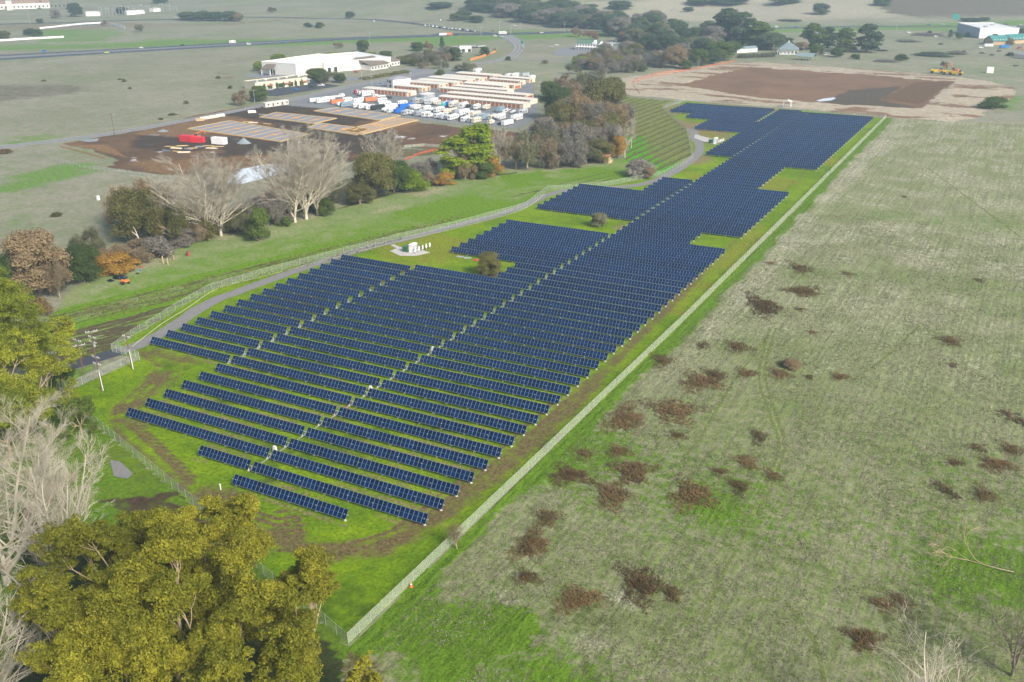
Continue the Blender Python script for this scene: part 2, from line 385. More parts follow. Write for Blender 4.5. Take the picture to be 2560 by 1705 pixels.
SWIRL = [GP(l) for l in ([(636, 1277), (690, 1295), (725, 1320), (740, 1335), (760, 1350)], [(700, 1276), (735, 1295), (748, 1318), (742, 1340)], [(712, 1274), (745, 1288), (757, 1312), (752, 1330)],
         [(688, 1280), (715, 1295), (722, 1312)], [(640, 1296), (690, 1312), (720, 1335), (700, 1350)], [(768, 1330), (735, 1345), (708, 1362)], [(760, 1326), (725, 1340), (697, 1352)])]
def farm_mask(x, y):
    n = fbm(x, y, 7, 4, 3); nb = fbm(x, y, 30, 3, 6); r = 0
    for l, wd, a in DIRT: r = np.maximum(r, a*np.exp(-(dline(x, y, l)/wd)**2))
    for l in SWIRL: r = np.maximum(r, 1.3*np.exp(-(dline(x, y, l)/.32)**2))
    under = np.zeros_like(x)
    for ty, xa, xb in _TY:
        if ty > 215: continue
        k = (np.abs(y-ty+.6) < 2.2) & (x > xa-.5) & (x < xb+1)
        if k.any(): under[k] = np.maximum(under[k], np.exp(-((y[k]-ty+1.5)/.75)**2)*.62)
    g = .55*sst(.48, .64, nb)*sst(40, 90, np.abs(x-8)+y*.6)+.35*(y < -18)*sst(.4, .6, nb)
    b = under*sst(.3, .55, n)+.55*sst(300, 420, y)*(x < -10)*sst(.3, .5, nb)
    for px, py, rr in ((1560, 570, 5), (1225, 690, 6), (1720, 400, 14), (1700, 330, 16), (1640, 300, 12)):
        q = G(px, py); b = b+.75*np.exp(-((x-q[0])**2+(y-q[1])**2)/rr**2)
    a = .5*sst(.5, .68, fbm(x, y, 14, 3, 9))*(y < 60)
    r = r+.3*sst(.58, .7, fbm(x, y, 6, 3, 14))*sst(-15, -45, x)*(y < 160)
    return r, g, b, a
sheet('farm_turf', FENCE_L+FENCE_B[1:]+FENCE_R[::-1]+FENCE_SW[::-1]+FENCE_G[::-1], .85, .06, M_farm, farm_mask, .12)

# meadow between the farm fence and the creek trees
M_meadow = ground_mat('meadow_grass', (.225, .25, .115), (.13, .20, .05), (.085, .07, .038), (.11, .20, .012), (.27, .25, .15), (.085, .085, .03), fine=.8, med=.03, contrast=.4, k=.5)
VROWS = []
_va, _vb = np.array(G(124, 795)[:2]), np.array(G(860, 611)[:2]); _vd = (_vb-_va)/np.linalg.norm(_vb-_va); _vn = np.array([-_vd[1], _vd[0]])
MEADOW = GP([(60, 960), (100, 830), (180, 720), (250, 690), (420, 610), (560, 585), (700, 560), (900, 500), (1080, 450), (1230, 425), (1420, 420), (1560, 395), (1600, 420), (1661, 438)])+FENCE_L[:15][::-1]+GP([(180, 960), (100, 1010)])
def meadow_mask(x, y):
    n = fbm(x, y, 10, 4, 3); nb = fbm(x, y, 40, 3, 6); df = dline(x, y, FENCE_L)
    v = (x-_va[0])*_vn[0]+(y-_va[1])*_vn[1]; u = (x-_va[0])*_vd[0]+(y-_va[1])*_vd[1]
    rows = .5+.5*np.cos(v*2*np.pi/2.3); st = fbm(u/9, v*1.2, 1, 4, 41); jx, jy = x+(n-.5)*5, y+(n-.5)*5
    vz = inpoly(jx, jy, GP([(60, 806), (124, 792), (550, 682), (860, 610), (1150, 540), (1150, 552), (860, 628), (600, 700), (460, 746), (110, 830), (60, 842)]))
    dk = inpoly(jx, jy, GP([(60, 862), (300, 795), (455, 757), (560, 716), (545, 722), (457, 763), (402, 799), (351, 829), (281, 875), (200, 900), (60, 930)]))
    l1, l2 = GP([(60, 805), (124, 789), (550, 680), (860, 606)]), GP([(60, 846), (124, 830), (459, 751), (575, 708)])
    strip = 1-sst(30, 42, df)
    r = .55*vz*sst(.30, .6, st+.15*(rows-.5))+dk*(.25+1.1*sst(.36, .58, st+.12*(rows-.5)))
    g0 = .95*np.exp(-(dline(x, y, l1)/1.8)**2)+.95*np.exp(-(dline(x, y, l2)/2.2)**2)+.5*strip
    q = GP([(845, 522), (1000, 478), (1150, 450), (1290, 432)]); r = np.maximum(r, .9*np.exp(-(dline(x, y, q)/1.6)**2)*sst(.3, .5, n))
    for l in ([(1400, 460), (1480, 440), (1515, 432)], [(1430, 462), (1500, 446), (1535, 438)], [(1460, 464), (1520, 450), (1545, 446)], [(1380, 470), (1330, 480), (1280, 492)], [(1300, 485), (1350, 478)]):
        r = np.maximum(r, .9*np.exp(-(dline(x, y, GP(l))/.55)**2))
    g = g0+.95*np.exp(-(df/4)**2)+.25*sst(.5, .68, nb)+.8*inpoly(x, y, GP([(1230, 430), (1400, 415), (1600, 400), (1620, 445), (1450, 450), (1300, 470)]))*sst(.4, .55, nb)
    b = .6*sst(.42, .62, fbm(x, y, 22, 4, 19))*(1-strip)
    return r, g, b, 0
sheet('meadow', MEADOW, .8, .035, M_meadow, meadow_mask, 1.2)

# vineyard slope
VINE = GP([(1556, 240), (1656, 250), (1700, 254)])+FENCE_L[14:19][::-1]+GP([(1625, 438), (1560, 405), (1575, 360), (1545, 300)])
M_vine = ground_mat('vineyard_soil', (.17, .20, .045), (.12, .17, .035), (.10, .10, .035), (.075, .26, .006), (.25, .22, .12), (.08, .07, .03), fine=.6, med=.03, contrast=.35)
_xa, _xb = np.array(G(1605, 365)[:2]), np.array(G(1715, 318)[:2]); _xd = (_xb-_xa)/np.linalg.norm(_xb-_xa); _xn = np.array([-_xd[1], _xd[0]])
def vine_mask(x, y):
    v = (x-_xa[0])*_xn[0]+(y-_xa[1])*_xn[1]; e = GP([(1570, 345), (1580, 385), (1650, 440)])
    return .85*sst(.45, .9, .5+.5*np.cos(v*2*np.pi/6.0)), 1.0*np.exp(-(dline(x, y, e)/11)**2)+.3*sst(.5, .7, fbm(x, y, 20, 3, 2)), .3, 0
sheet('vineyard', VINE, 1.0, .05, M_vine, vine_mask, 1.0)

# building site
SITE = GP([(150, 360), (245, 345), (400, 318), (480, 290), (640, 262), (720, 262), (840, 270), (960, 295), (1160, 320), (1330, 335), (1300, 350), (1170, 362), (1100, 385), (980, 395), (820, 410), (740, 440), (560, 440), (390, 435), (270, 418), (300, 400), (220, 372)])
M_site = ground_mat('site_soil', (.16, .095, .05), (.09, .058, .036), (.19, .115, .055), (.12, .13, .06), (.46, .46, .47), (.055, .042, .032), fine=.5, med=.03, contrast=.35)
def site_mask(x, y):
    n = fbm(x, y, 14, 4, 3); q = G(430, 430)
    r = .9*inpoly(x, y, GP([(150, 362), (270, 362), (320, 395), (230, 372)]))+.6*sst(.5, .65, fbm(x, y, 35, 3, 8))
    wet = GP([(560, 440), (600, 415), (720, 408), (745, 420), (680, 440), (590, 458)])
    b = 1.2*inpoly(x+(n-.5)*14, y+(n-.5)*10, wet)+.6*sst(.70, .76, fbm(x, y, 11, 3, 77))
    a = .7*sst(.45, .6, fbm(x, y, 50, 3, 18))
    return r, .5*inpoly(x, y, GP([(880, 380), (1010, 365), (1110, 372), (1100, 390), (980, 400)])), b, a
sheet('building_site', SITE, 1.4, .05, M_site, site_mask, 2.0)
# excavated basin beyond the farm
M_dig = ground_mat('excavated_soil', (.21, .125, .075), (.145, .09, .055), (.12, .075, .042), (.15, .19, .06), (.36, .31, .225), (.085, .07, .05), fine=.3, med=.02, contrast=.25)
DIG = GP([(1500, 215), (1560, 195), (1700, 175), (1820, 160), (1900, 155), (2060, 165), (2250, 180), (2400, 195), (2480, 205), (2540, 222), (2530, 245), (2470, 270), (2450, 295), (2380, 305), (2215, 292), (1940, 268), (1714, 250), (1590, 240)])
PIT = GP([(1690, 213), (1870, 168), (2060, 182), (2250, 196), (2385, 203), (2300, 272), (2100, 262), (1900, 245)])
def dig_mask(x, y):
    n = fbm(x, y, 18, 4, 3); ip = inpoly(x+(n-.5)*8, y+(n-.5)*8, PIT)
    b = (1-ip)*(.35+.9*sst(.35, .6, fbm(x*.5, y*1.4, 14, 4, 9)))
    r = ip*.9*inpoly(x, y, GP([(2290, 205), (2385, 203), (2300, 262), (2200, 248)]))
    a = ip*.8*inpoly(x, y, GP([(2120, 225), (2260, 215), (2200, 250), (2300, 270), (2050, 262)]))
    return r, 0, b, a
def dig_relief(x, y):
    return -1.2*sst(0, 9, np.where(inpoly(x, y, PIT), dline(x, y, PIT+PIT[:1]), 0))*0+(1-inpoly(x, y, PIT))*.9*fbm(x, y, 9, 3, 5)*sst(0, 12, dline(x, y, DIG+DIG[:1]))
sheet('excavated_basin', DIG, 2.0, .06, M_dig, dig_mask, 3.0, 14.0, relief=dig_relief)

def road_mat(name, c, var=.25, sc=.4):
    s = NT(name); p = s.pos(); n = s.noise(p, sc, 6, .7); n2 = s.noise(p, sc*7, 4, .7)
    f = s.math('MULTIPLY_ADD', s.math('ADD', n, n2), var*2, 1-2*var); cc = s.n('CombineColor')
    for i in range(3): s.put(cc.inputs[i], f)
    s.base(s.mix(c, cc.outputs[0], 1.0, 'MULTIPLY')); s.b.inputs['Roughness'].default_value = .85; s.b.inputs['Specular IOR Level'].default_value = .2
    return s.m
M_asph = road_mat('asphalt', (.04, .05, .07)); M_worn = road_mat('worn_asphalt', (.19, .195, .205)); M_gravel = road_mat('gravel', (.19, .185, .175), .32, .6)
M_line = mat('road_paint', (.72, .72, .70), .6); M_yel = mat('yellow_road_paint', (.65, .45, .06), .6); M_conc = mat('concrete', (.42, .40, .37), .85, var=.15)
M_dark = road_mat('dark_asphalt', (.055, .06, .07))
def road(name, px, width, z, m, lines=(), step=8, wob=0):
    pts = GP(px); o = ribbon(name, pts, width, z, m, step=step, wob=wob)
    for off, wd, mm, nm in lines:
        q = [np.array(p) for p in pts]; d = np.gradient(np.array(q), axis=0); d /= np.linalg.norm(d, axis=1)[:, None]
        ribbon(nm, [q[i]+off*np.array([-d[i][1], d[i][0]]) for i in range(len(q))], wd, z+.012, mm, parent=o, step=step)
    return o
HW = [(-260, 162), (0, 147.5), (300, 130.5), (640, 110.5), (860, 99), (1120, 89)]
HWN = [(-260, 152), (0, 138.5), (300, 123.5), (640, 105.5), (860, 95.5), (1120, 86.5)]
road('highway', HW, 19, .08, M_asph, ((-6.5, .4, M_line, 'lane_line'), (6.5, .4, M_line, 'lane_line'), (0, .2, M_line, 'lane_line')))
road('highway_median', [(a[0], (a[1]+b[1])/2) for a, b in zip(HW, HWN)], 11, .07, M_worn)
road('highway', HWN, 15, .09, M_asph, ((-6.5, .4, M_line, 'lane_line'), (6.5, .4, M_line, 'lane_line'), (0, .2, M_line, 'lane_line')))
road('junction', [(1090, 84), (1200, 86), (1320, 84), (1420, 80)], 26, .10, M_asph, ((-6, .4, M_line, 'lane_line'), (6, .4, M_line, 'lane_line')))
road('cross_road', [(1410, 80), (1560, 78), (1760, 73), (1960, 70), (2200, 66), (2560, 66), (2760, 66)], 18, .11, M_asph, ((-7.5, .4, M_line, 'lane_line'), (7.5, .4, M_line, 'lane_line'), (0, .4, M_yel, 'lane_line')))
road('side_highway', [(1240, 84), (1130, 74), (1060, 62), (960, 51), (800, 46), (560, 45), (300, 52), (-100, 66)], 11, .12, M_asph, ((0, .3, M_line, 'lane_line'),))
road('local_road', [(1262, 88), (1290, 104), (1298, 122), (1270, 145), (1190, 160), (1090, 176), (1000, 194), (880, 215), (760, 243), (640, 268), (450, 304), (250, 338), (0, 368), (-200, 392)], lambda t: 20-11*min(1, t*4), .09, M_worn,
     ((0, .3, M_yel, 'lane_line'), (-4.1, .22, M_line, 'lane_line'), (4.1, .22, M_line, 'lane_line')))
road('side_street', [(1250, 145), (1330, 150), (1480, 147), (1640, 138), (1760, 128)], 6, .10, M_worn)
road('gravel_road', [(100, 945), (190, 915), (300, 880), (345, 864), (421, 824), (490, 778), (548, 746), (590, 732), (694, 693), (803, 656), (923, 619), (1033, 593), (1130, 567), (1215, 546), (1280, 526), (1325, 508), (1380, 484), (1440, 474), (1580, 465), (1653, 446), (1716, 410), (1748, 378), (1742, 345), (1728, 322)], 4.8, .10, M_gravel, step=4, wob=.5)
road('driveway', [(-60, 985), (60, 950), (170, 918), (300, 878)], 5.5, .12, M_dark, step=4, wob=.3)
road('kerb_strip', [(330, 868), (402, 812), (470, 770), (545, 722), (657, 692), (860, 639), (996, 604), (1142, 571), (1300, 527), (1362, 485)], .35, .13, mat('pale_kerb', (.40, .42, .24), .8), step=4)
def slab(name, px, z, m, th=.0, world=None):
    """paved area (a sheet, or a slab with thickness)"""
    P = world or GP(px); P = [tuple(p[:2]) for p in P]
    vs = [(x, y, float(hill(x, y))+z) for x, y in P]; fs = [tuple(range(len(P)))]
    a = sum(P[i][0]*P[(i+1) % len(P)][1]-P[(i+1) % len(P)][0]*P[i][1] for i in range(len(P)))
    if a < 0: fs = [tuple(reversed(fs[0]))]
    b = MB()
    if th:
        n = len(P); vs += [(x, y, zz-th) for x, y, zz in vs]; fs += [(i, (i+1) % n, n+(i+1) % n, n+i) for i in range(n)]
    b.add(vs, fs, m); return tag(b.build(name), kind='structure')
slab('storage_yard', [(700, 262), (860, 222), (1000, 190), (1160, 176), (1330, 200), (1345, 275), (1330, 305), (1290, 322), (1100, 305), (880, 277)], .07, road_mat('yard_asphalt', (.17, .175, .18), .3))
slab('parking_lot', [(660, 222), (770, 203), (850, 215), (690, 242), (640, 238)], .075, M_dark)
slab('warehouse_yard', [(600, 185), (660, 184), (830, 195), (960, 190), (1010, 172), (1080, 172), (1060, 182), (900, 200), (840, 205), (760, 200), (640, 195)], .065, M_worn)
slab('restaurant_lot', [(1380, 138), (1400, 120), (1480, 112), (1560, 120), (1570, 130), (1450, 139)], .10, M_worn)
slab('gravel_pad', [(975, 628), (1000, 618), (1045, 622), (1075, 632), (1040, 640), (1000, 640)], .11, M_conc, .05)
slab('access_path', [(976, 614), (984, 611), (1006, 621), (998, 624)], .115, M_conc)
slab('gravel_pad', [(1735, 345), (1738, 336), (1752, 340), (1800, 352), (1790, 362), (1770, 358)], .11, M_conc, .05)
slab('gravel_pad', [(1722, 340), (1730, 334), (1748, 340), (1745, 352), (1730, 355)], .105, M_gravel)
slab('gravel_patch', [(275, 1150), (300, 1155), (333, 1185), (320, 1198), (285, 1192)], .12, M_gravel)
slab('tarp_pond', [(2040, 251), (2060, 247), (2085, 243), (2090, 246), (2078, 252), (2050, 254)], .16, mat('pond_sheet', (.62, .68, .75), .25))
slab('pond_sheet', [(552, 455), (600, 424), (665, 411), (742, 416), (748, 424), (690, 438), (640, 452), (596, 462)], .14, mat('pond_sheet', (.62, .68, .75), .25))
slab('hillside_road', [(105, 68), (180, 63), (250, 58), (264, 60), (180, 66), (110, 72)], .3, M_worn)

# ------------------------------------------------------------------ solar tracker tables
def panel_mat():
    s = NT('solar_glass'); oi = s.n('ObjectInfo'); g = s.n('NewGeometry'); p = s.pos((.35, .35, .35)); n = s.noise(p, .4, 3)
    f = s.math('MULTIPLY_ADD', oi.outputs['Random'], .5, s.math('MULTIPLY_ADD', g.outputs['Random Per Island'], .7, .35))
    cc = s.n('CombineColor')
    for i in range(3): s.put(cc.inputs[i], f)
    s.base(s.mix((.0005, .014, .055), cc.outputs[0], 1.0, 'MULTIPLY')); s.b.inputs['Roughness'].default_value = .12
    s.b.inputs['Specular IOR Level'].default_value = .16; s.b.inputs['IOR'].default_value = 1.45
    return s.m
M_glass = panel_mat(); M_frame = mat('aluminium_frame', (.24, .29, .36), .45, .2, .05); M_bus = mat('busbar', (.05, .14, .28), .4, var=.05)
M_back = mat('panel_back', (.55, .56, .57), .7); M_galv = mat('galvanised_steel', (.40, .41, .41), .55, .2, .08); M_white = mat('white_steel', (.74, .75, .75), .5)
TILT = R(50); PW, PL, PITCHM = .992, 2.02, 1.011; ZT = 2.2-PL/2*math.sin(TILT)
CT, ST = math.cos(TILT), math.sin(TILT)
def module_arrays(n):
    """n framed half-cut modules side by side, in table coordinates (x along the row)"""
    V, F, MI = [], [], []
    def quad(x0, x1, a0, a1, h, m):
        o = len(V)
        for x, a in ((x0, a0), (x1, a0), (x1, a1), (x0, a1)): V.append((x, a*CT-h*ST, a*ST+h*CT))
        F.append((o, o+1, o+2, o+3)); MI.append(m)
    fw = .034; H = PL/2
    for i in range(n):
        x0 = i*PITCHM; x1 = x0+PW
        for a0, a1 in ((-H+fw, -.022), (.022, H-fw)): quad(x0+fw, x1-fw, a0, a1, .034, 0)
        quad(x0+fw, x1-fw, -.022, .022, .035, 2)
        for q in ((x0, x0+fw, -H, H), (x1-fw, x1, -H, H), (x0+fw, x1-fw, -H, -H+fw), (x0+fw, x1-fw, H-fw, H)): quad(*q, .037, 1)
        o = len(V)     # rim and back
        for h in (.037, 0.0):
            for x, a in ((x0, -H), (x1, -H), (x1, H), (x0, H)): V.append((x, a*CT-h*ST, a*ST+h*CT))
        for k in range(4): F.append((o+k, o+4+k, o+4+(k+1) % 4, o+(k+1) % 4)); MI.append(1)
        F.append((o+7, o+6, o+5, o+4)); MI.append(3)
    return V, F, MI
_pm = {}
def panel_mesh(n):
    if n not in _pm:
        v, f, mi = module_arrays(n); _pm[n] = npmesh('solar_panel' if n == 1 else 'panel_array', v, f, [M_glass, M_frame, M_bus, M_back], mi)
    return _pm[n]
def tracker(n, single):
    t = thing('solar_tracker', 'tracker', 'solar table')
    if single:
        for i in range(n): link('solar_panel', panel_mesh(1), t, (i*PITCHM, 0, ZT))
    else: link('panel_array', panel_mesh(n), t, (0, 0, ZT))
    L = n*PITCHM
    MB().tube((-.35, 0, ZT-.09), (L+.3, 0, ZT-.09), .075, M_galv, n=8).build('torque_tube', t)
    k = max(2, round(L/5.6)); base = None
    for i in range(k):
        x = .55+(L-1.1)*i/(k-1)
        if base is None:
            b = MB(); b.box((0, 0, (ZT-.1)/2-.1), (.10, .16, ZT+.1), M_white); b.box((0, 0, ZT-.1), (.16, .26, .3), M_galv)
            b.tube((0, 0, -.02), (0, 0, .12), .32, M_conc, .25, 10); base = b.build('post', t); me = base.data; base.location = (x, 0, 0)
        else: link('post', me, t, (x, 0, 0))
    return t
_proto = {}
NEAR_ROWS = 21
def lab(r, side, n):
    pos = 'nearest row' if r == -1 else f'{ordw(r+2)} row from the near end'
    if side == 'R': return f'solar table in the {pos}, fence side of main gap'
    if side == 'L': return f'{"short " if n == 14 else ""}solar table in the {pos}, road side of main gap'
    if side == 'LL': return f'solar table beyond the second gap, {ordw(88-r)} row from the excavated basin'
    return f'outlying solar table beside the gravel road, {ordw(r+1)} row from the gate'
for r, y, x0, n, side in TABLES:
    near = r < NEAR_ROWS and not (side == 'B' and r > 12); key = (n, near)
    if key not in _proto: t = tracker(n, near); _proto[key] = t
    else: t = copy_tree(_proto[key])
    t.location = (x0, y, .06); t.rotation_euler.x = random.Random(r*7+n).uniform(-.014, .014); t['label'] = lab(r, side, n)
    t['group'] = {'R': 'solar tables on the fence side', 'L': 'solar tables on the road side', 'LL': 'solar tables beyond the second gap', 'B': 'outlying solar tables by the gravel road'}[side]
# drive links through the gaps
def drive(xd, y0, y1, n, label, boxes):
    t = thing('drive_line', label, 'drive link', (xd, y0, .06))
    MB().box((0, (y1-y0)/2, .62), (.09, y1-y0, .09), M_galv).build('link_bar', t)
    b = MB(); b.box((0, 0, ZT/2-.05), (.12, .16, ZT), M_galv); b.box((0, -.1, .72), (.22, .4, .25), M_galv)
    me = b.build('gear_post', t).data
    for k in range(1, n): link('gear_post', me, t, (0, (y1-y0)*k/(n-1), 0))
    return t
drive(-.42, 0, 86*ROWP, 87, 'white drive link running up the main gap between the solar tables', 0)
drive(-43.85, 39.2, 39.2+15*5.547, 16, 'white drive link in the side gap near the gravel road', 0)
for px, py, wh in ((688, 1123, 'first cross road gap nearest the big tree'), (927, 971, 'seventh table row gap'), (1083, 872, 'upper part of the main gap')):
    q = G(px, py+8); t = thing('motor_cabinet', f'white drive motor cabinet standing in the {wh}', 'cabinet', (q[0], q[1], .06))
    b = MB(); b.box((0, 0, .9), (.9, .5, 1.2), M_white, taper=.7); b.build('housing', t); MB().box((0, 0, .15), (.5, .3, .3), M_galv).build('leg', t)
q0 = G(583, 1185)
for k, (a, b) in enumerate((((1000, 941), (985, 953)), ((880, 1005), (866, 1020)), ((840, 1030), (828, 1046)))):
    A, B = G(*a), G(*b); m = MB(); m.tube((A[0], A[1], .35), (B[0], B[1], .14), .07, mat('red_conduit', (.42, .12, .06), .6)); tag(m.build('conduit'), f'rust red conduit pipe lying in the drive gap, {ordw(k+1)} from the back', 'pipe', 'red conduits in the drive gap')

# ------------------------------------------------------------------ fences
def mesh_mat(name, col, cover):
    s = NT(name); p = s.pos(); f = s.math('MULTIPLY_ADD', s.noise(p, .15, 2, .5), cover*.3, cover*.85)
    tr = s.n('BsdfTransparent'); mx = s.n('MixShader'); s.t.links.new(f, mx.inputs[0]); s.t.links.new(tr.outputs[0], mx.inputs[1]); s.t.links.new(s.b.outputs[0], mx.inputs[2])
    s.t.links.new(mx.outputs[0], s.out.inputs[0]); s.base(col); s.b.inputs['Roughness'].default_value = .5; s.b.inputs['Metallic'].default_value = .0
    return s.m
M_chain = mesh_mat('chain_link_wire', (.42, .46, .40), .20); M_chain2 = mesh_mat('dense_chain_link', (.52, .57, .47), .36); M_orange = mesh_mat('orange_mesh', (.6, .12, .04), .5)
M_wood = mat('weathered_wood', (.26, .19, .13), .85); M_pole = mat('pole_wood', (.16, .10, .06), .85, var=.2)
def fence(name, label, pts, h, sp, fab, cat='fence', post=M_galv, r=.033, rail=True, group=None):
    pts = [np.array(p[:2]) for p in pts]; o = np.append(pts[0], float(hill(*pts[0]))); t = thing(name, label, cat, tuple(o+[0, 0, .05]), group=group)
    zz = lambda p: float(hill(p[0], p[1]))-o[2]
    vs, fs = [], []; posts = []; rl = MB()
    for a, b in zip(pts[:-1], pts[1:]):
        L = np.linalg.norm(b-a); k = max(1, round(L/sp))
        for i in range(k):
            p, q = a+(b-a)*i/k, a+(b-a)*(i+1)/k; posts.append(p); n = len(vs)
            pa, pb = p-o[:2], q-o[:2]
            vs += [(pa[0], pa[1], zz(p)+.03), (pb[0], pb[1], zz(q)+.03), (pb[0], pb[1], zz(q)+h), (pa[0], pa[1], zz(p)+h)]; fs.append((n, n+1, n+2, n+3))
            if rail: rl.tube((pa[0], pa[1], zz(p)+h), (pb[0], pb[1], zz(q)+h), .02, post, n=5, cap=False)
    posts.append(pts[-1])
    if fab: link('fabric', npmesh('fabric', vs, fs, [fab]), t)
    if rail: rl.build('rail', t)
    pm = MB().tube((0, 0, -.1), (0, 0, h+.08), r, post, n=6).build('post', t); pm.location = (*(posts[0]-o[:2]), zz(posts[0]))
    posts = posts[1:]; posts.sort(key=lambda p: np.hypot(p[0]-CAM[0], p[1]-CAM[1]))
    for p in posts[:98]: link('post', pm.data, t, (*(p-o[:2]), zz(p)))
    if posts[98:]:
        b = MB()
        for p in posts[98:]: q = p-o[:2]; b.tube((q[0], q[1], zz(p)-.1), (q[0], q[1], zz(p)+h+.08), r, post, n=5)
        tag(b.build('post', t), kind='stuff')
    return t
fence('chain_link_fence', 'long straight chain link fence between the solar farm and the dry field', FENCE_R, 2.2, 3.0, M_chain2)
fence('chain_link_fence', 'chain link fence along the gravel road on the meadow side', FENCE_L, 2.2, 3.6, M_chain)
fence('chain_link_fence', 'chain link fence behind the utility poles beside the driveway', FENCE_G, 2.2, 3.0, M_chain)
fence('chain_link_fence', 'chain link fence passing behind the big eucalyptus trees', FENCE_SW, 2.2, 3.0, M_chain2)
fence('chain_link_fence', 'chain link fence at the far end before the excavated basin', FENCE_B, 2.0, 3.2, M_chain)
fence('gate', 'chain link double gate across the gravel road by the poles', GP([(281, 880), (316, 889)]), 2.3, 1.6, M_chain2, 'gate', r=.06)
fence('gate', 'open chain link gate leaf beside the brown utility pole', GP([(330, 893), (349, 900)]), 2.3, 1.6, M_chain2, 'gate', r=.06)
fence('storage_fence', 'wire fence between the dirt lot and the parked trailers', GP([(700, 264), (870, 280), (960, 292), (1100, 308), (1290, 326)]), 2.0, 4.0, M_chain)
fence('safety_fence', 'orange mesh fence beside the curving track near the basin', GP([(1580, 208), (1620, 196), (1700, 180), (1790, 163), (1838, 153)]), 1.1, 4, M_orange, post=M_wood, rail=False)
fence('safety_fence', 'orange mesh fence curving around the west end of the excavated basin', GP([(1600, 235), (1583, 215), (1585, 203), (1640, 184), (1715, 176)]), 1.0, 4, M_orange, post=M_wood, rail=False)
fence('safety_fence', 'orange mesh fence behind the bare poplars at the dirt lot', GP([(640, 500), (720, 462), (790, 440)]), 1.0, 3, M_orange, post=M_wood, rail=False)
fence('safety_fence', 'orange mesh fence behind the bright green columnar trees', GP([(1012, 402), (1050, 386), (1085, 378), (1110, 379)]), 1.2, 3, M_orange, post=M_wood, rail=False)
fence('safety_fence', 'orange mesh fence along the edge of the bare soil bank', GP([(150, 367), (215, 385), (265, 398)]), .9, 3, M_orange, post=M_wood, rail=False)
fence('wire_fence', 'wire fence across the pasture left of the dirt lot', GP([(80, 378), (120, 398), (200, 420), (300, 432), (400, 445)]), 1.6, 3.5, M_chain)
fence('board_fence', 'pale board fence at the back of the dirt lot', GP([(1010, 370), (1060, 366), (1130, 370)]), 1.5, 3, M_chain2)
fence('vineyard_fence', 'pale deer fence around the vine strip in the meadow', GP([(180, 720), (300, 700), (420, 640)])[:2], 1.2, 5, None, rail=False, post=M_wood)
M_wpaint = mat('white_paint', (.80, .80, .78), .6)
def wallfence(label, px, h, name='white_wall'):
    pts = GP(px); b = MB(); o = G(*px[0])
    for i, (a, c) in enumerate(zip(pts[:-1], pts[1:])):
        a, c = np.array(a), np.array(c); d = c-a; z = float(hill(*((a+c)/2)))
        b.box((*((a+c)/2-o[:2]), z-o[2]+h/2), (np.linalg.norm(d), .3, h), M_wpaint, rz=math.atan2(d[1], d[0]))
    tag(b.build(name, loc=tuple(o)), label, 'wall')
wallfence('long low white wall beside the highway at the picture edge', [(0, 103), (60, 99), (120, 96), (160, 94)], 2.2)
wallfence('white wall along the top of the vineyard knoll', [(100, 73), (150, 67), (210, 61), (258, 58)], 2.2)
wallfence('stepped white wall at the right end of the vineyard knoll', [(276, 61), (295, 67), (313, 72)], 2.8)
wallfence('white wall running right from the white farmhouse', [(1525, 110), (1560, 111), (1580, 111)], 2.0)

# ------------------------------------------------------------------ trees and plants
RNG = np.random.default_rng(7)
def tubes(segs, sides=4):
    S = np.array(segs, float); a, b, r0, r1 = S[:, :3], S[:, 3:6], S[:, 6], S[:, 7]
    d = b-a; d /= np.linalg.norm(d, axis=1)[:, None]+1e-9
    ref = np.where(np.abs(d[:, 2:3]) > .9, [[1, 0, 0]], [[0, 0, 1]]); u = np.cross(d, ref); u /= np.linalg.norm(u, axis=1)[:, None]+1e-9; v = np.cross(d, u)
    V = []
    for c, r in ((a, r0), (b, r1)):
        for k in range(sides):
            t = 2*math.pi*k/sides; V.append(c+(u*math.cos(t)+v*math.sin(t))*r[:, None])
    n = len(S); V = np.concatenate(V); i = np.arange(n); F = []
    for k in range(sides):
        k2 = (k+1) % sides; F.append(np.stack([k*n+i, k2*n+i, (sides+k2)*n+i, (sides+k)*n+i], 1))
    return V, np.concatenate(F)
def cards(C, N, size, asp=1.6, rng=RNG):
    """small leaf faces centred at C, facing roughly along N"""
    n = len(C); N = N+rng.normal(0, .55, (n, 3)); N /= np.linalg.norm(N, axis=1)[:, None]+1e-9
    u = np.cross(N, rng.normal(0, 1, (n, 3))); u /= np.linalg.norm(u, axis=1)[:, None]+1e-9; v = np.cross(N, u)
    s = (size*rng.uniform(.6, 1.35, n))[:, None]
    V = np.concatenate([C-u*s*asp/2, C-v*s/2, C+u*s*asp/2, C+v*s/2]); i = np.arange(n)
    return V, np.stack([i, n+i, 2*n+i, 3*n+i], 1)
def nrm(v): return v/(np.linalg.norm(v)+1e-9)
def grow(segs, tips, p, d, L, r, lvl, rng, spread, up, kids, ratio, wob=.18, nseg=3, minr=.0):
    p = np.array(p, float); d = nrm(np.array(d, float)); q = p
    pts = [(p, r)]
    for i in range(nseg):
        d = nrm(d+rng.normal(0, wob, 3)+np.array([0, 0, up])); q2 = q+d*L/nseg; r2 = max(minr, r*(1-.38*(i+1)/nseg))
        segs.append((*q, *q2, pts[-1][1], r2)); q = q2; pts.append((q, r2))
    if lvl <= 0: tips.append((q, d)); return
    for k in range(kids):
        t = pts[min(nseg, max(1, nseg-int(rng.integers(0, 2 if nseg > 2 else 1))))]
        ax = nrm(np.cross(d, rng.normal(0, 1, 3))); a = spread*rng.uniform(.6, 1.3); nd = d*math.cos(a)+ax*math.sin(a)
        grow(segs, tips, t[0], nd, L*ratio*rng.uniform(.75, 1.2), t[1]*rng.uniform(.55, .8), lvl-1, rng, spread, up, kids, ratio, wob, nseg, minr)
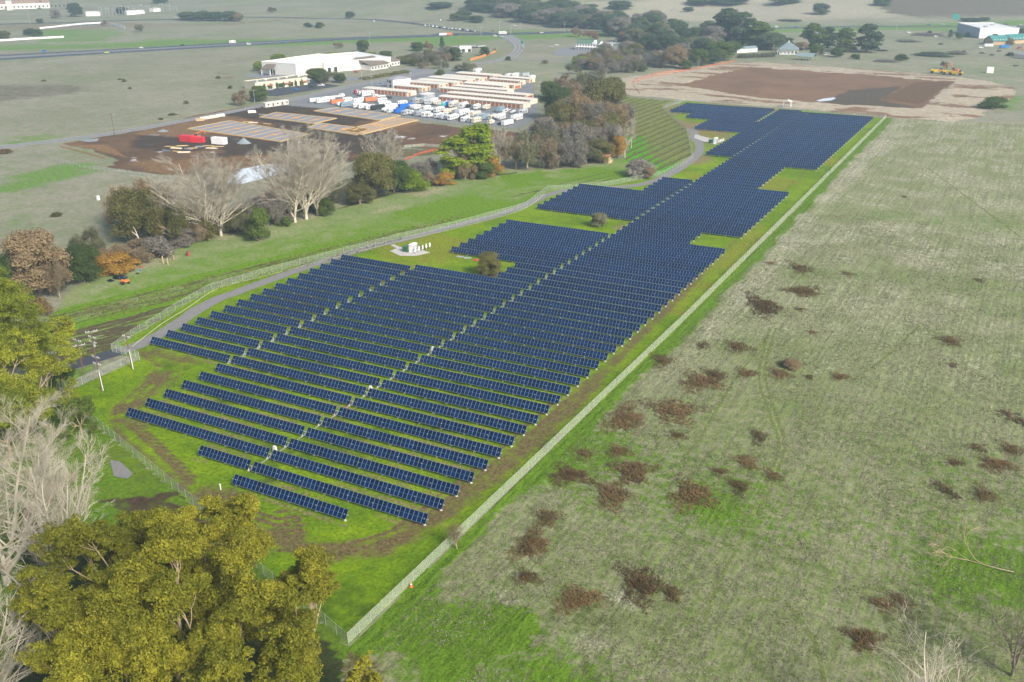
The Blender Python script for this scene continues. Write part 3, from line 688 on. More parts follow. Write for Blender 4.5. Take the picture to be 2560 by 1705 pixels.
def unit(V, F, V2=None):
    """scale so that the whole plant is 1 high and about 1 wide"""
    A = V if V2 is None else np.concatenate([V, V2]); h = A[:, 2].max(); wd = np.percentile(np.hypot(A[:, 0]-A[:, 0].mean(), A[:, 1]-A[:, 1].mean()), 97)*2
    c = np.array([0, 0, 0.]); s = np.array([1/wd, 1/wd, 1/h])
    return (V-c)*s, (None if V2 is None else (V2-c)*s), h, wd
def proto(kind, seed, H, W, leaf, nleaf):
    """returns (bark mesh, crown mesh) normalised to height 1 and width 1; H and W are the real size it is designed for"""
    rng = np.random.default_rng(seed); segs, tips = [], []; LV = None
    if kind in ('round', 'tall', 'column', 'bush', 'cone'):
        th = {'round': .16, 'tall': .14, 'column': .08, 'bush': .05, 'cone': .06}[kind]*H
        segs.append((0, 0, -.3, 0, 0, th, .03*H+.12, .024*H+.05))
        lobes = []; nl = {'round': 48, 'tall': 46, 'column': 46, 'bush': 26, 'cone': 40}[kind]
        for i in range(nl):
            t = rng.uniform(0, 1) if kind != 'round' else rng.uniform(0, 1)**.8
            z = th*.75+(H-th*.75)*t; a = rng.uniform(0, 2*math.pi)
            prof = {'round': math.sqrt(max(0, 1-(2*t-.85)**2/1.35)), 'tall': (.45+.55*math.sin(math.pi*min(1, t*.95+.12)))*math.sqrt(max(.05, 1-t**4)), 'column': min(1, .55+t*1.6)*math.sqrt(max(0.03, 1-t**3)), 'bush': math.sqrt(max(0, 1-t*t)), 'cone': 1.02-t}[kind]
            rad = W/2*prof*math.sqrt(rng.uniform(.15, 1))*.85
            c = np.array([rad*math.cos(a), rad*math.sin(a), z]); lr = W*rng.uniform(.12, .20)*({'tall': .95, 'column': .8, 'cone': .75}.get(kind, 1.0))
            if z+lr > H: c[2] = H-lr*.8
            lobes.append((c, lr)); m = np.array([rad*.35*math.cos(a), rad*.35*math.sin(a), min(z, max(th, z-rad*.8))]); k = rng.uniform(.02, .05)
            segs.append((0, 0, m[2]*.6 if kind in ('tall', 'cone', 'column') else th*.9, *m, .012*H, .009*H)); segs.append((*m, *c, .009*H, .003*H))
        if kind in ('tall', 'column', 'cone'): segs.append((0, 0, th, 0, 0, H*.8, .02*H, .006*H))
        C, N = [], []; per = nleaf//nl
        for c, lr in lobes:
            v = rng.normal(0, 1, (per, 3)); v /= np.linalg.norm(v, axis=1)[:, None]; v[:, 2] = np.where(v[:, 2] < -.25, -v[:, 2]*.6, v[:, 2])
            rr = lr*rng.uniform(.5, 1.22, per)[:, None]; wobr = 1+.22*np.sin(v[:, :1]*7+c[0])*np.cos(v[:, 1:2]*6+c[1])
            C.append(c+v*rr*wobr*np.array([1, 1, 1.25 if kind == 'column' else .95])); N.append(v+[0, 0, .3])
        LV, LF = cards(np.concatenate(C), np.concatenate(N), leaf, rng=rng)
    elif kind == 'vase':                      # bare, branches sweeping up into a fan of fine twigs
        n0 = 3 if seed % 2 else 2
        segs.append((0, 0, -.3, 0, 0, H*.1, .022*H, .019*H))
        for k in range(n0):
            a = 2*math.pi*k/n0+rng.uniform(-.4, .4); grow(segs, tips, (0, 0, H*.09), (.28*math.cos(a), .28*math.sin(a), 1), H*.32, .0155*H, 4, rng, .40, .07, 4, .66, .10, 3, .010)
        tw = []
        for p, d in tips:
            for j in range(nleaf):
                dd = nrm(d+rng.normal(0, .30, 3)+[0, 0, .25]); q = p+dd*H*.045*rng.uniform(.6, 1.5); tw.append((*p, *q, leaf, leaf*.6)); 
                e = nrm(dd+rng.normal(0, .5, 3)); p2 = p+(q-p)*.6; tw.append((*p2, *(p2+e*H*.03), leaf*.7, leaf*.5))
        LV, LF = tubes(tw, 3)
    else:                                     # 'gnarl': rounded bare oak, crooked limbs, haze of twigs with a few leaves
        segs.append((0, 0, -.3, 0, 0, H*.18, .03*H, .024*H))
        for k in range(5):
            a = 2*math.pi*k/5+rng.uniform(-.3, .3); grow(segs, tips, (0, 0, H*.16), (math.cos(a), math.sin(a), rng.uniform(.5, 1.2)), H*.3, .015*H, 3, rng, .62, .05, 4, .68, .26, 3, .012)
        P = np.array([t[0] for t in tips]); D = np.array([t[1] for t in tips]); m = nleaf//len(P)+1
        C = np.repeat(P, m, 0)+rng.normal(0, .045*H, (len(P)*m, 3)); N = np.repeat(D, m, 0)*.3+rng.normal(0, 1, (len(P)*m, 3))
        LV, LF = cards(C, N, leaf, 3.2, rng)
    BV, BF = tubes(segs, 5); BV, LV, h, wd = unit(BV, BF, LV)
    nm = f'{kind}_{seed}'
    return npmesh(nm+'_bark', BV, BF, [None] if False else [M_bark], smooth=True), npmesh(nm+'_crown', LV, LF, [M_leaf])
def leaf_mat(name, c0, c1, trans=.25, clump=.35, rnd=.35):
    s = NT(name); tc = s.n('TexCoord'); g = s.n('NewGeometry'); oi = s.n('ObjectInfo')
    n = s.noise(s.pos((clump, clump, clump)), 1.0, 3, .6)
    f = s.math('ADD', s.math('MULTIPLY_ADD', n, 1.5, -.5), s.math('MULTIPLY_ADD', g.outputs['Random Per Island'], rnd*2, -rnd))
    f = s.math('ADD', f, s.math('MULTIPLY_ADD', oi.outputs['Random'], .5, -.25))
    col = s.mix(c0, c1, s.math('MAXIMUM', s.math('MINIMUM', f, 1.0), 0.0)); s.base(col)
    s.b.inputs['Roughness'].default_value = .65; s.b.inputs['Specular IOR Level'].default_value = .25
    tl = s.n('BsdfTranslucent'); s.put(tl.inputs[0], col); mx = s.n('MixShader'); mx.inputs[0].default_value = trans
    s.t.links.new(s.b.outputs[0], mx.inputs[1]); s.t.links.new(tl.outputs[0], mx.inputs[2]); s.t.links.new(mx.outputs[0], s.out.inputs[0])
    return s.m
M_bark = mat('grey_bark', (.20, .17, .13), .9, var=.25); M_bark_pale = mat('pale_bark', (.50, .45, .36), .85, var=.2); M_bark_tan = mat('tan_bark', (.36, .28, .18), .85, var=.25); M_bark_dark = mat('dark_bark', (.09, .07, .05), .9, var=.2)
M_bark_white = mat('whitish_bark', (.50, .45, .35), .85, var=.15)
LM = dict(dark=leaf_mat('dark_green_leaves', (.045, .075, .018), (.11, .15, .035)), olive=leaf_mat('olive_leaves', (.10, .10, .025), (.23, .21, .06)), green=leaf_mat('green_leaves', (.06, .10, .012), (.15, .20, .03)),
          bright=leaf_mat('bright_green_leaves', (.12, .19, .006), (.33, .40, .015)), russet=leaf_mat('russet_leaves', (.20, .145, .075), (.34, .255, .14), .2, .35, .2), tan=leaf_mat('tan_twigs', (.17, .13, .075), (.33, .26, .16), .1),
          grey=leaf_mat('grey_twigs', (.15, .135, .11), (.31, .28, .23), .1), greygreen=leaf_mat('grey_green_twigs', (.11, .115, .06), (.24, .235, .13), .15), orange=leaf_mat('orange_leaves', (.30, .17, .03), (.52, .33, .05), .2),
          pale=leaf_mat('pale_twigs', (.37, .335, .265), (.58, .53, .43), .1), white=leaf_mat('whitish_twigs', (.40, .36, .28), (.62, .57, .46), .05), euc=leaf_mat('eucalyptus_leaves', (.14, .15, .01), (.42, .38, .03), .3, .22, .3),
          eucgreen=leaf_mat('fresh_eucalyptus_leaves', (.15, .19, .012), (.50, .50, .04), .3, .22, .3), blue=leaf_mat('blue_green_leaves', (.055, .085, .04), (.125, .175, .08)), brown=leaf_mat('brown_brush', (.085, .055, .022), (.27, .18, .075), .1), red=leaf_mat('reddish_twigs', (.2, .1, .07), (.33, .19, .13), .1))
M_leaf = LM['green']
PR = dict(round=[proto('round', 1, 9, 10, .19, 46000), proto('round', 2, 10, 10, .19, 46000), proto('round', 3, 8, 10, .19, 46000)], tall=[proto('tall', 11, 22, 13, .6, 13000), proto('tall', 12, 22, 13, .6, 13000)],
          column=[proto('column', 21, 16, 7, .3, 18000), proto('column', 22, 14, 8, .3, 18000)], bush=[proto('bush', 31, 3, 5, .12, 13000), proto('bush', 32, 3, 5, .12, 13000)], cone=[proto('cone', 41, 12, 6, .5, 3000)],
          vase=[proto('vase', 51, 16, 14, .02, 6), proto('vase', 52, 16, 14, .02, 6), proto('vase', 53, 15, 13, .02, 6)], gnarl=[proto('gnarl', 61, 10, 11, .13, 24000), proto('gnarl', 62, 10, 12, .13, 24000)])
_cnt = {}
def plant(name, px, py, top, wpx, kind, leaf, label, cat='tree', bark=None, group=None, hmin=.5, pos=None, size=None):
    p = np.array(pos) if pos is not None else G(px, py)
    H, W = size if size else (max(hmin, height_to(p, top)), max(.6, wpx*depth(p)/FPX))
    i = _cnt.get(kind, 0); _cnt[kind] = i+1; bm, lm = PR[kind][i % len(PR[kind])]
    if bark is None: bark = {'vase': M_bark_pale, 'gnarl': M_bark_tan}.get(kind, M_bark)
    t = thing(name, label, cat, tuple(p), RNG.uniform(0, 6.28), group)
    t.scale = (W, W, H)
    for nm, me, m in (('trunk' if cat == 'tree' else 'stem', bm, bark), ('crown' if cat == 'tree' else 'foliage', lm, LM[leaf])):
        o = link(nm, me, t); o.material_slots[0].link = 'OBJECT'; o.material_slots[0].material = m
    return t
# --- big eucalyptus trees at the near edge: skeleton, pale limbs and domed leaf puffs
def eucalyptus(name, label, pos, H, W, seed, leafm, nleaf=60000, card=.175, lean=(0, 0)):
    rng = np.random.default_rng(seed); segs, tips = [], []
    segs.append((0, 0, -.5, lean[0]*.2, lean[1]*.2, H*.2, .028*H, .022*H))
    for k in range(6):
        a = 2*math.pi*k/6+rng.uniform(-.4, .4); e = rng.uniform(.45, 1.5)
        grow(segs, tips, (lean[0]*.2, lean[1]*.2, H*(.16+.05*(k % 2))), (math.cos(a)+lean[0]*.1, math.sin(a)+lean[1]*.1, e), H*.34, .012*H, 3, rng, .55, .10, 3, .62, .16, 3, .02)
    for k in range(14):
        p, d = tips[int(rng.integers(len(tips)))]; 
    S = np.array(segs); T = np.array([t[0] for t in tips]); 
    sc = np.array([W/2/np.percentile(np.hypot(T[:, 0], T[:, 1]), 92)]*2+[(H*.95)/np.percentile(T[:, 2], 97)])
    S[:, :3] *= sc; S[:, 3:6] *= sc; T = T*sc; nleaf = int(nleaf*2.3)
    rad = rng.uniform(.085, .15, len(T))*W*.62; per = max(20, nleaf//len(T)); C, N = [], []
    for c, r in zip(T, rad):
        sub = 5; cs = c+rng.normal(0, r*.55, (sub, 3))*[1, 1, .5]
        for q in cs:
            m = per//sub; v = rng.normal(0, 1, (m, 3)); v /= np.linalg.norm(v, axis=1)[:, None]; v[:, 2] = np.abs(v[:, 2])*np.where(rng.random(m) < .22, -.5, 1)
            C.append(q+v*(r*.62*rng.uniform(.5, 1.1, m))[:, None]*[1, 1, .75]); N.append(v*.8+[0, 0, .5])
    V, F = cards(np.concatenate(C), np.concatenate(N), card, 1.9, rng)
    t = thing(name, label, 'tree', tuple(pos)); bv, bf = tubes(S, 6)
    link('trunk', npmesh('trunk', bv, bf, [M_bark_tan], smooth=True), t); link('crown', npmesh('crown', V, F, [leafm]), t)
    return t
def at_top(px, py_base, top):    # ground point and height
    p = G(px, py_base); return p, height_to(p, top)
for k, (px, py, top, wpx, lf, lab_, nl) in enumerate((
    (570, 1580, 1256, 250, 'euc', 'tall olive eucalyptus whose crown covers the near fence, beside the swirling tyre marks', 46000),
    (360, 1600, 1290, 330, 'euc', 'olive eucalyptus at the back of the grove, touching the big bare tree', 46000),
    (500, 1790, 1370, 460, 'euc', 'widest eucalyptus in the middle of the near grove, pale limbs showing', 70000),
    (230, 1800, 1455, 300, 'euc', 'eucalyptus on the bare tree side of the near grove, low dense crown', 42000),
    (765, 1700, 1392, 250, 'euc', 'thin eucalyptus leaning over the fence beside the turf corner', 36000),
    (650, 1930, 1560, 400, 'euc', 'nearest eucalyptus in the grove, crown filling the lower picture edge', 60000),
    (915, 1850, 1672, 130, 'euc', 'small yellowish eucalyptus top below the fence corner', 12000),
    (300, 2000, 1620, 380, 'euc', 'eucalyptus at the bottom edge of the grove, below the bare trees', 46000),
    (110, 985, 800, 170, 'eucgreen', 'yellow green eucalyptus crown reaching over the driveway', 24000),
    (30, 1150, 975, 230, 'eucgreen', 'broad low green tree between the left eucalyptus and the bare tree', 40000),
    (0, 1020, 705, 330, 'eucgreen', 'yellow green eucalyptus at the left edge above the driveway', 60000),
    (70, 1075, 850, 250, 'eucgreen', 'lower green eucalyptus at the left edge beside the white bare tree', 26000),
    (175, 1000, 915, 60, 'green', 'small dark green tree at the fence corner by the poles', 6000),
    (205, 1085, 1000, 85, 'green', 'dark green bushy tree over the fence below the utility poles', 8000))):
    p, H = at_top(px, py, top); eucalyptus('eucalyptus_tree', lab_, p, H, wpx*depth(p+[0, 0, H*.6])/FPX, 100+k, LM[lf], nl)
# --- bare whitish trees at the near left
def bare_tree(name, label, px, py, top, wpx, seed, leafm, barkm, lean=(0, 0), lv=5, tw=4, rt=.016, nlead=4, low=.07):
    """leafless tree: upright leaders that carry side branches from low down, each ending in sprays of twigs"""
    p = G(px, py); H = height_to(p, top); W = wpx*depth(p+[0, 0, H*.6])/FPX; rng = np.random.default_rng(seed); segs, tws = [], []
    segs.append((0, 0, -.5, 0, 0, H*low, .021*H, .019*H)); up = np.array([0, 0, 1.0])
    def limb(p0, d, L, r, n, wob, lift):
        pts = [np.array(p0, float)]; rs = [r]; d = nrm(np.array(d, float))
        for k in range(n):
            d = nrm(d+rng.normal(0, wob, 3)+up*lift); pts.append(pts[-1]+d*L/n); rs.append(r*(1-.8*(k+1)/n))
            segs.append((*pts[-2], *pts[-1], rs[-2], rs[-1]))
        return pts, rs
    def at(pts, rs, t):
        k = min(len(pts)-2, int(t*(len(pts)-1))); f = t*(len(pts)-1)-k; return pts[k]+(pts[k+1]-pts[k])*f, rs[k]*(1-f)+rs[k+1]*f, nrm(pts[k+1]-pts[k])
    def off(d, a):
        ax = nrm(np.cross(d, rng.normal(0, 1, 3))); return nrm(d*math.cos(a)+ax*math.sin(a))
    for k in range(nlead):
        a = 2*math.pi*k/nlead+rng.uniform(-.5, .5); e = rng.uniform(.16, .40) if k else .06
        P1, R1 = limb((0, 0, H*low*.9), (e*math.cos(a)+lean[0]*.6, e*math.sin(a)+lean[1]*.6, 1), H*rng.uniform(.72, .92), .0125*H, 8, .06, .05)
        for m in range(15):
            t = .10+.88*(m+rng.random())/15; q, r, d = at(P1, R1, t); L2 = H*(.40-.26*t)*rng.uniform(.75, 1.2)
            P2, R2 = limb(q, off(d, rng.uniform(.5, 1.0)), L2, r*.55, 5, .09, .13)
            for m2 in range(6):
                t2 = .25+.75*(m2+rng.random())/6; q2, r2, d2 = at(P2, R2, t2)
                P3, R3 = limb(q2, off(d2, rng.uniform(.35, .8)), L2*rng.uniform(.3, .55), max(r2*.6, .012), 3, .12, .12)
                for m3 in range(tw):
                    t3 = .2+.8*rng.random(); q3, r3, d3 = at(P3, R3, t3); e3 = q3+off(d3, rng.uniform(.25, .7))*H*rng.uniform(.02, .055)+up*.1
                    tws.append((*q3, *e3, rt, rt*.5))
                    if rng.random() < .6: mm = q3+(e3-q3)*.5; tws.append((*mm, *(mm+off(nrm(e3-q3), .6)*H*.022), rt*.8, rt*.4))
    S = np.array(segs); S[:, 6:] = np.maximum(S[:, 6:], .010); e = S[:, 3:6]; f = np.array([W/2/np.percentile(np.hypot(e[:, 0]-np.median(e[:, 0]), e[:, 1]-np.median(e[:, 1])), 97)]*2+[H*.97/e[:, 2].max()])
    Tw = np.array(tws)
    for A in (S, Tw): A[:, :3] *= f; A[:, 3:6] *= f
    t = thing(name, label, 'tree', tuple(p)); big = S[:, 6] > .045; bv, bf = tubes(S[big], 5); link('trunk', npmesh('trunk', bv, bf, [barkm], smooth=True), t)
    v, fc = tubes(np.concatenate([S[~big], Tw]), 3); link('crown', npmesh('crown', v, fc, [leafm]), t); return t
bare_tree('bare_tree', 'big whitish bare tree at the left edge, in front of the fence', 20, 1460, 978, 520, 301, LM['white'], M_bark_white, (.25, .1), 5, 24, .017, 5)
bare_tree('bare_tree', 'whitish bare tree behind the eucalyptus grove, spreading over the fence', 150, 1500, 1120, 260, 302, LM['white'], M_bark_white, (.3, .2), 5, 14, .016)
bare_tree('bare_tree', 'low whitish bare tree in the bottom left corner below the big one', -30, 1800, 1480, 330, 303, LM['white'], M_bark_white, (.35, .1), 5, 14, .016)
bare_tree('bare_tree', 'pale bare treetop rising at the bottom edge of the dry field', 2310, 1960, 1612, 420, 304, LM['white'], M_bark_white, (0, 0), 5, 3, .016)
bare_tree('bare_shrub', 'thin grey green bare shrub at the lower right picture edge', 2530, 1690, 1490, 220, 305, LM['greygreen'], M_bark, (0, 0), 5, 3, .014)
bare_tree('bare_shrub', 'small leafless sapling poking through the straight fence', 1142, 1372, 1300, 60, 306, LM['tan'], M_bark_tan, (0, 0), 4, 3, .014)
p = G(2470, 1412); segs, tips = [], []; grow(segs, tips, (4, -1, .5), (-1, .18, .06), 7, .12, 4, np.random.default_rng(5), .45, -.05, 5, .6, .16, 3, .012)
v, f_ = tubes(segs, 4); tag(link('fallen_branch', npmesh('fallen_branch', v, f_, [M_bark_tan]), None, tuple(p)), 'fallen grey dead branch lying in the grass at the right edge', 'branch')
# --- trees along the creek, at the building site and beyond: (base x, base y, top y, width, kind, leaves, name, label)
TREES = [
 (8, 760, 635, 90, 'round', 'dark', 'dark oak at the left picture edge beside the big russet oak'),
 (100, 735, 572, 160, 'round', 'russet', 'big russet brown oak near the black tarp, left of the green oak'),
 (150, 745, 640, 70, 'gnarl', 'tan', 'brown twiggy tree leaning out from the big russet oak'),
 (212, 705, 605, 84, 'round', 'dark', 'dark green oak between the russet oak and the orange thicket'),
 (225, 660, 560, 95, 'gnarl', 'greygreen', 'pale olive bare tree rising behind the dark green oak'),
 (345, 600, 470, 120, 'round', 'olive', 'olive oak behind the white dead snag'),
 (330, 560, 440, 110, 'gnarl', 'tan', 'tan bare oak at the back left of the poplar thicket'),
 (395, 555, 432, 120, 'gnarl', 'russet', 'russet bare oak directly left of the first tall poplar'),
 (435, 615, 490, 130, 'gnarl', 'olive', 'gnarled mossy oak with crooked limbs below the poplars'),
 (470, 590, 510, 80, 'round', 'olive', 'small olive oak tucked under the first tall poplar'),
 (500, 600, 520, 70, 'gnarl', 'tan', 'tan thicket tree at the foot of the first poplar'),
 (650, 602, 515, 62, 'bush', 'green', 'rounded dark green bush tree right of the pair of poplars'),
 (618, 590, 530, 70, 'gnarl', 'greygreen', 'greyish thicket tree between the pair of poplars and the green bush'),
 (712, 566, 540, 34, 'bush', 'green', 'small green bush at the foot of the leaning poplar'),
 (817, 538, 492, 44, 'bush', 'green', 'dark green bush at the foot of the right hand poplars'),
 (690, 560, 470, 90, 'gnarl', 'grey', 'grey twiggy tree behind the leaning poplar'),
 (850, 500, 445, 80, 'gnarl', 'greygreen', 'mossy grey tree right of the poplar group'),
 (935, 492, 375, 105, 'round', 'olive', 'olive brown oak below the pale dome shaped bare tree'),
 (985, 480, 400, 90, 'round', 'green', 'green and olive oak left of the small bright bush tree'),
 (1035, 478, 420, 68, 'bush', 'bright', 'bright green rounded bush tree left of the orange bush'),
 (900, 510, 460, 70, 'round', 'olive', 'low olive oak at the meadow edge left of the olive brown oak'),
 (1112, 464, 428, 50, 'bush', 'orange', 'orange leaved bush between the rounded bush and columnar trees'),
 (1080, 462, 425, 50, 'gnarl', 'tan', 'tan leafless bush left of the orange bush'),
 (1060, 445, 395, 90, 'gnarl', 'grey', 'grey leafless thicket tree behind the orange bush'),
 (1148, 442, 340, 100, 'column', 'bright', 'shorter of the two bright green columnar trees'),
 (1200, 434, 306, 112, 'column', 'bright', 'taller of the two bright green columnar trees'),
 (1163, 448, 385, 62, 'gnarl', 'russet', 'tan brown oak standing in front of the columnar trees'),
 (1210, 446, 400, 50, 'round', 'green', 'green bush tree at the foot of the taller columnar tree'),
 (1232, 440, 390, 58, 'bush', 'orange', 'orange brown bush right of the columnar trees'),
 (1290, 422, 335, 90, 'gnarl', 'tan', 'bare tan oak with a pale slanting trunk right of the pale poplar'),
 (1318, 420, 322, 110, 'gnarl', 'greygreen', 'large mossy bare oak in the middle of the creek thicket'),
 (1355, 418, 330, 90, 'gnarl', 'tan', 'tan bare oak right of the large mossy one'),
 (1395, 416, 350, 90, 'gnarl', 'grey', 'grey bare tree by the meadow, left of the little shed'),
 (1430, 412, 335, 96, 'gnarl', 'grey', 'tall grey bare tree behind the little shed'),
 (1465, 408, 345, 86, 'gnarl', 'greygreen', 'mossy grey tree just left of the little shed'),
 (1500, 405, 345, 70, 'round', 'olive', 'dark olive tree right behind the little shed'),
 (1545, 395, 335, 44, 'round', 'orange', 'orange brown tree by the vineyard, near the little shed'),
 (1562, 395, 310, 50, 'vase', 'pale', 'pale slender bare tree at the vineyard edge'),
 (1578, 370, 290, 40, 'vase', 'pale', 'second pale slender bare tree at the vineyard edge, further up'),
 (1405, 345, 250, 90, 'round', 'olive', 'olive oak on the left side of the big creek wood'),
 (1375, 245, 200, 48, 'round', 'green', 'green round tree at the right end of the storage buildings'),
 (1395, 300, 215, 90, 'round', 'dark', 'dark green oak on the storage side of the creek wood'),
 (1420, 330, 235, 100, 'gnarl', 'tan', 'tan bare oak inside the creek wood near the dark green oak'),
 (1455, 340, 215, 120, 'gnarl', 'russet', 'large russet bare oak in the middle of the creek wood'),
 (1490, 350, 240, 110, 'gnarl', 'grey', 'grey bare oak in the middle of the creek wood'),
 (1445, 285, 190, 100, 'gnarl', 'tan', 'tan bare oak at the upper end of the creek wood'),
 (1500, 320, 195, 110, 'round', 'olive', 'olive gold oak crowning the creek wood'),
 (1530, 345, 240, 100, 'gnarl', 'russet', 'russet oak on the vineyard side of the creek wood'),
 (1545, 320, 230, 80, 'gnarl', 'grey', 'grey bare tree on the vineyard side of the creek wood'),
 (1470, 250, 165, 90, 'gnarl', 'greygreen', 'mossy tree at the top of the creek wood'),
 (1410, 230, 180, 60, 'gnarl', 'tan', 'tan twiggy tree above the green round tree'),
 (1520, 260, 190, 80, 'round', 'olive', 'olive tree at the top right of the creek wood'),
 (1455, 168, 140, 46, 'round', 'bright', 'bright green tree at the bend above the creek wood'),
 (1432, 185, 155, 40, 'gnarl', 'greygreen', 'mossy grey tree left of the bright green tree'),
 (1490, 175, 142, 44, 'round', 'russet', 'russet tree right of the bright green tree'),
 (1515, 185, 140, 60, 'gnarl', 'grey', 'grey bare tree above the curving white track'),
 (1530, 150, 118, 50, 'gnarl', 'tan', 'tan bare tree beyond the curving white track'),
 (1560, 180, 140, 54, 'gnarl', 'grey', 'pale grey bare tree behind the curving white track'),
 (1590, 180, 140, 54, 'gnarl', 'greygreen', 'mossy bare tree left of the pinkish round tree'),
 (1605, 178, 158, 26, 'bush', 'dark', 'small dark bush by the curving white track'),
 (1683, 170, 110, 60, 'round', 'russet', 'pinkish brown round tree left of the dark bushes by the basin'),
 (1640, 165, 125, 60, 'gnarl', 'grey', 'grey bare tree left of the pinkish round tree'),
 (1718, 172, 148, 40, 'bush', 'dark', 'dark green round bush at the left corner of the basin'),
 (1745, 164, 120, 50, 'round', 'green', 'mid green round tree above the dark bush at the basin'),
 (1775, 160, 122, 50, 'round', 'dark', 'dark green round tree by the orange fence end'),
 (1800, 150, 100, 70, 'round', 'green', 'wide green tree left of the white shed roof'),
 (1830, 130, 102, 50, 'round', 'green', 'light green tree beside the white shed roof'),
 (1815, 112, 18, 84, 'tall', 'blue', 'tallest dark eucalyptus left in the grove behind the hip roofed house'),
 (1855, 115, 28, 80, 'tall', 'blue', 'second tall eucalyptus in the grove behind the hip roofed house'),
 (1895, 120, 52, 76, 'tall', 'green', 'lighter eucalyptus at the right of the grove behind the hip roofed house'),
 (1925, 125, 78, 70, 'round', 'blue', 'spreading dark tree right beside the hip roofed house'),
 (1960, 112, 92, 50, 'round', 'dark', 'low dark tree hanging over the hip roof'),
 (1780, 118, 62, 60, 'round', 'grey', 'greyish tree left of the tall dark eucalyptus grove'),
 (1740, 115, 65, 60, 'round', 'blue', 'bluish round tree further left of the eucalyptus grove'),
 (2030, 122, 56, 62, 'tall', 'green', 'tall eucalyptus right of the hip roofed house, first of four'),
 (2068, 120, 66, 44, 'tall', 'blue', 'slim eucalyptus second of four right of the hip roofed house'),
 (2112, 130, 68, 58, 'tall', 'green', 'eucalyptus with round crown third of four right of the house'),
 (2166, 130, 58, 66, 'tall', 'blue', 'tall eucalyptus last of four, standing alone in the grey pasture'),
 (2000, 125, 104, 36, 'round', 'russet', 'reddish brown small tree beside the hip roofed house'),
 (2042, 136, 112, 36, 'round', 'green', 'green round tree behind the open pavilion'),
 (2092, 142, 118, 30, 'round', 'dark', 'dark round tree under the third eucalyptus'),
 (2138, 148, 134, 24, 'bush', 'dark', 'small dark bush right of the dark round tree'),
 (2254, 152, 134, 34, 'bush', 'dark', 'round dark bush alone in the grey pasture'),
 (2358, 172, 150, 20, 'gnarl', 'greygreen', 'small mossy tree behind the yellow machines'),
 (1640, 118, 56, 50, 'tall', 'blue', 'dark conifer shaped tree behind the white farmhouse'),
 (1600, 108, 60, 60, 'round', 'blue', 'bluish tree right behind the white farmhouse'),
 (1625, 125, 85, 50, 'round', 'dark', 'dark green tree right of the white farmhouse'),
 (1560, 105, 76, 30, 'round', 'red', 'reddish tree behind the right end of the farmhouse wall'),
 (1440, 92, 62, 28, 'gnarl', 'tan', 'tan leafless tree beyond the crossroad left of the farmhouse'),
 (1475, 100, 72, 44, 'gnarl', 'red', 'reddish leafless tree behind the white farmhouse roof'),
 (1540, 72, 40, 60, 'round', 'blue', 'bluish tree group member on the crossroad, right end'),
 (1400, 68, 30, 70, 'round', 'blue', 'bluish tree beyond the crossroad below the light hill, left one'),
 (1440, 68, 32, 64, 'round', 'blue', 'bluish tree beyond the crossroad below the light hill, middle one'),
 (1360, 60, 20, 60, 'round', 'grey', 'greyish tree on the hillside above the junction'),
 (1320, 55, 12, 70, 'round', 'blue', 'dark tree in the hillside wood above the junction, right part'),
 (1270, 42, 6, 70, 'round', 'grey', 'greyish tree in the middle of the hillside wood'),
 (1230, 30, 4, 60, 'round', 'blue', 'dark tree in the hillside wood, middle part'),
 (1190, 26, 4, 50, 'round', 'blue', 'dark tree at the left end of the hillside wood'),
 (1160, 50, 22, 40, 'round', 'blue', 'green round tree on the slope left of the junction, upper one'),
 (1140, 52, 32, 30, 'round', 'green', 'small green tree at the left end of the slope copse'),
 (1190, 56, 38, 44, 'round', 'blue', 'low dark tree at the right end of the slope copse'),
 (1500, 60, 24, 60, 'round', 'grey', 'greyish tree at the foot of the light hill'),
 (1470, 40, 8, 50, 'round', 'blue', 'dark tree up the valley left of the light hill'),
 (875, 45, 28, 24, 'round', 'blue', 'lone dark oak on the grassy rise beyond the highway'),
 (770, 68, 56, 24, 'bush', 'dark', 'left one of two dark oaks on the highway meadow'),
 (797, 70, 54, 26, 'bush', 'dark', 'right one of two dark oaks on the highway meadow'),
 (470, 50, 28, 50, 'round', 'blue', 'dark oak at the left end of the oak row beyond the knoll'),
 (505, 52, 26, 46, 'round', 'blue', 'dark oak second in the oak row beyond the knoll'),
 (540, 52, 28, 44, 'round', 'blue', 'dark oak third in the oak row beyond the knoll'),
 (575, 53, 26, 42, 'round', 'blue', 'dark oak fourth in the oak row beyond the knoll'),
 (596, 54, 32, 26, 'round', 'russet', 'brownish tree at the right end of the oak row'),
 (188, 42, 6, 40, 'round', 'blue', 'tall dark tree left of the electrical substation'),
 (305, 36, 16, 30, 'round', 'blue', 'dark tree in front of the substation steelwork'),
 (82, 22, 4, 16, 'cone', 'blue', 'left one of two cypresses by the white estate building'),
 (104, 22, 2, 18, 'cone', 'blue', 'right one of two cypresses by the white estate building'),
 (75, 88, 70, 30, 'round', 'dark', 'dark tree left of the vineyard knoll'),
 (95, 90, 72, 26, 'round', 'green', 'green tree touching the vineyard knoll'),
 (12, 98, 76, 30, 'round', 'olive', 'olive tree above the long white wall at the picture edge'),
 (100, 58, 46, 18, 'round', 'blue', 'small dark tree between the estate building and the knoll'),
 (140, 46, 22, 26, 'round', 'grey', 'greyish tree between the estate building and the substation'),
 (262, 64, 48, 16, 'gnarl', 'tan', 'bare tree at the crest of the vineyard knoll'),
 (348, 80, 56, 30, 'gnarl', 'greygreen', 'mossy bare tree right of the vineyard knoll'),
 (680, 30, 16, 26, 'gnarl', 'olive', 'olive tree alone on the far ridge'),
 (400, 8, -10, 40, 'round', 'blue', 'dark tree cut by the top edge above the substation'),
 (646, 178, 152, 24, 'round', 'bright', 'light green tree at the left end of the white warehouse'),
 (696, 152, 134, 40, 'round', 'bright', 'light green tree behind the white warehouse roof'),
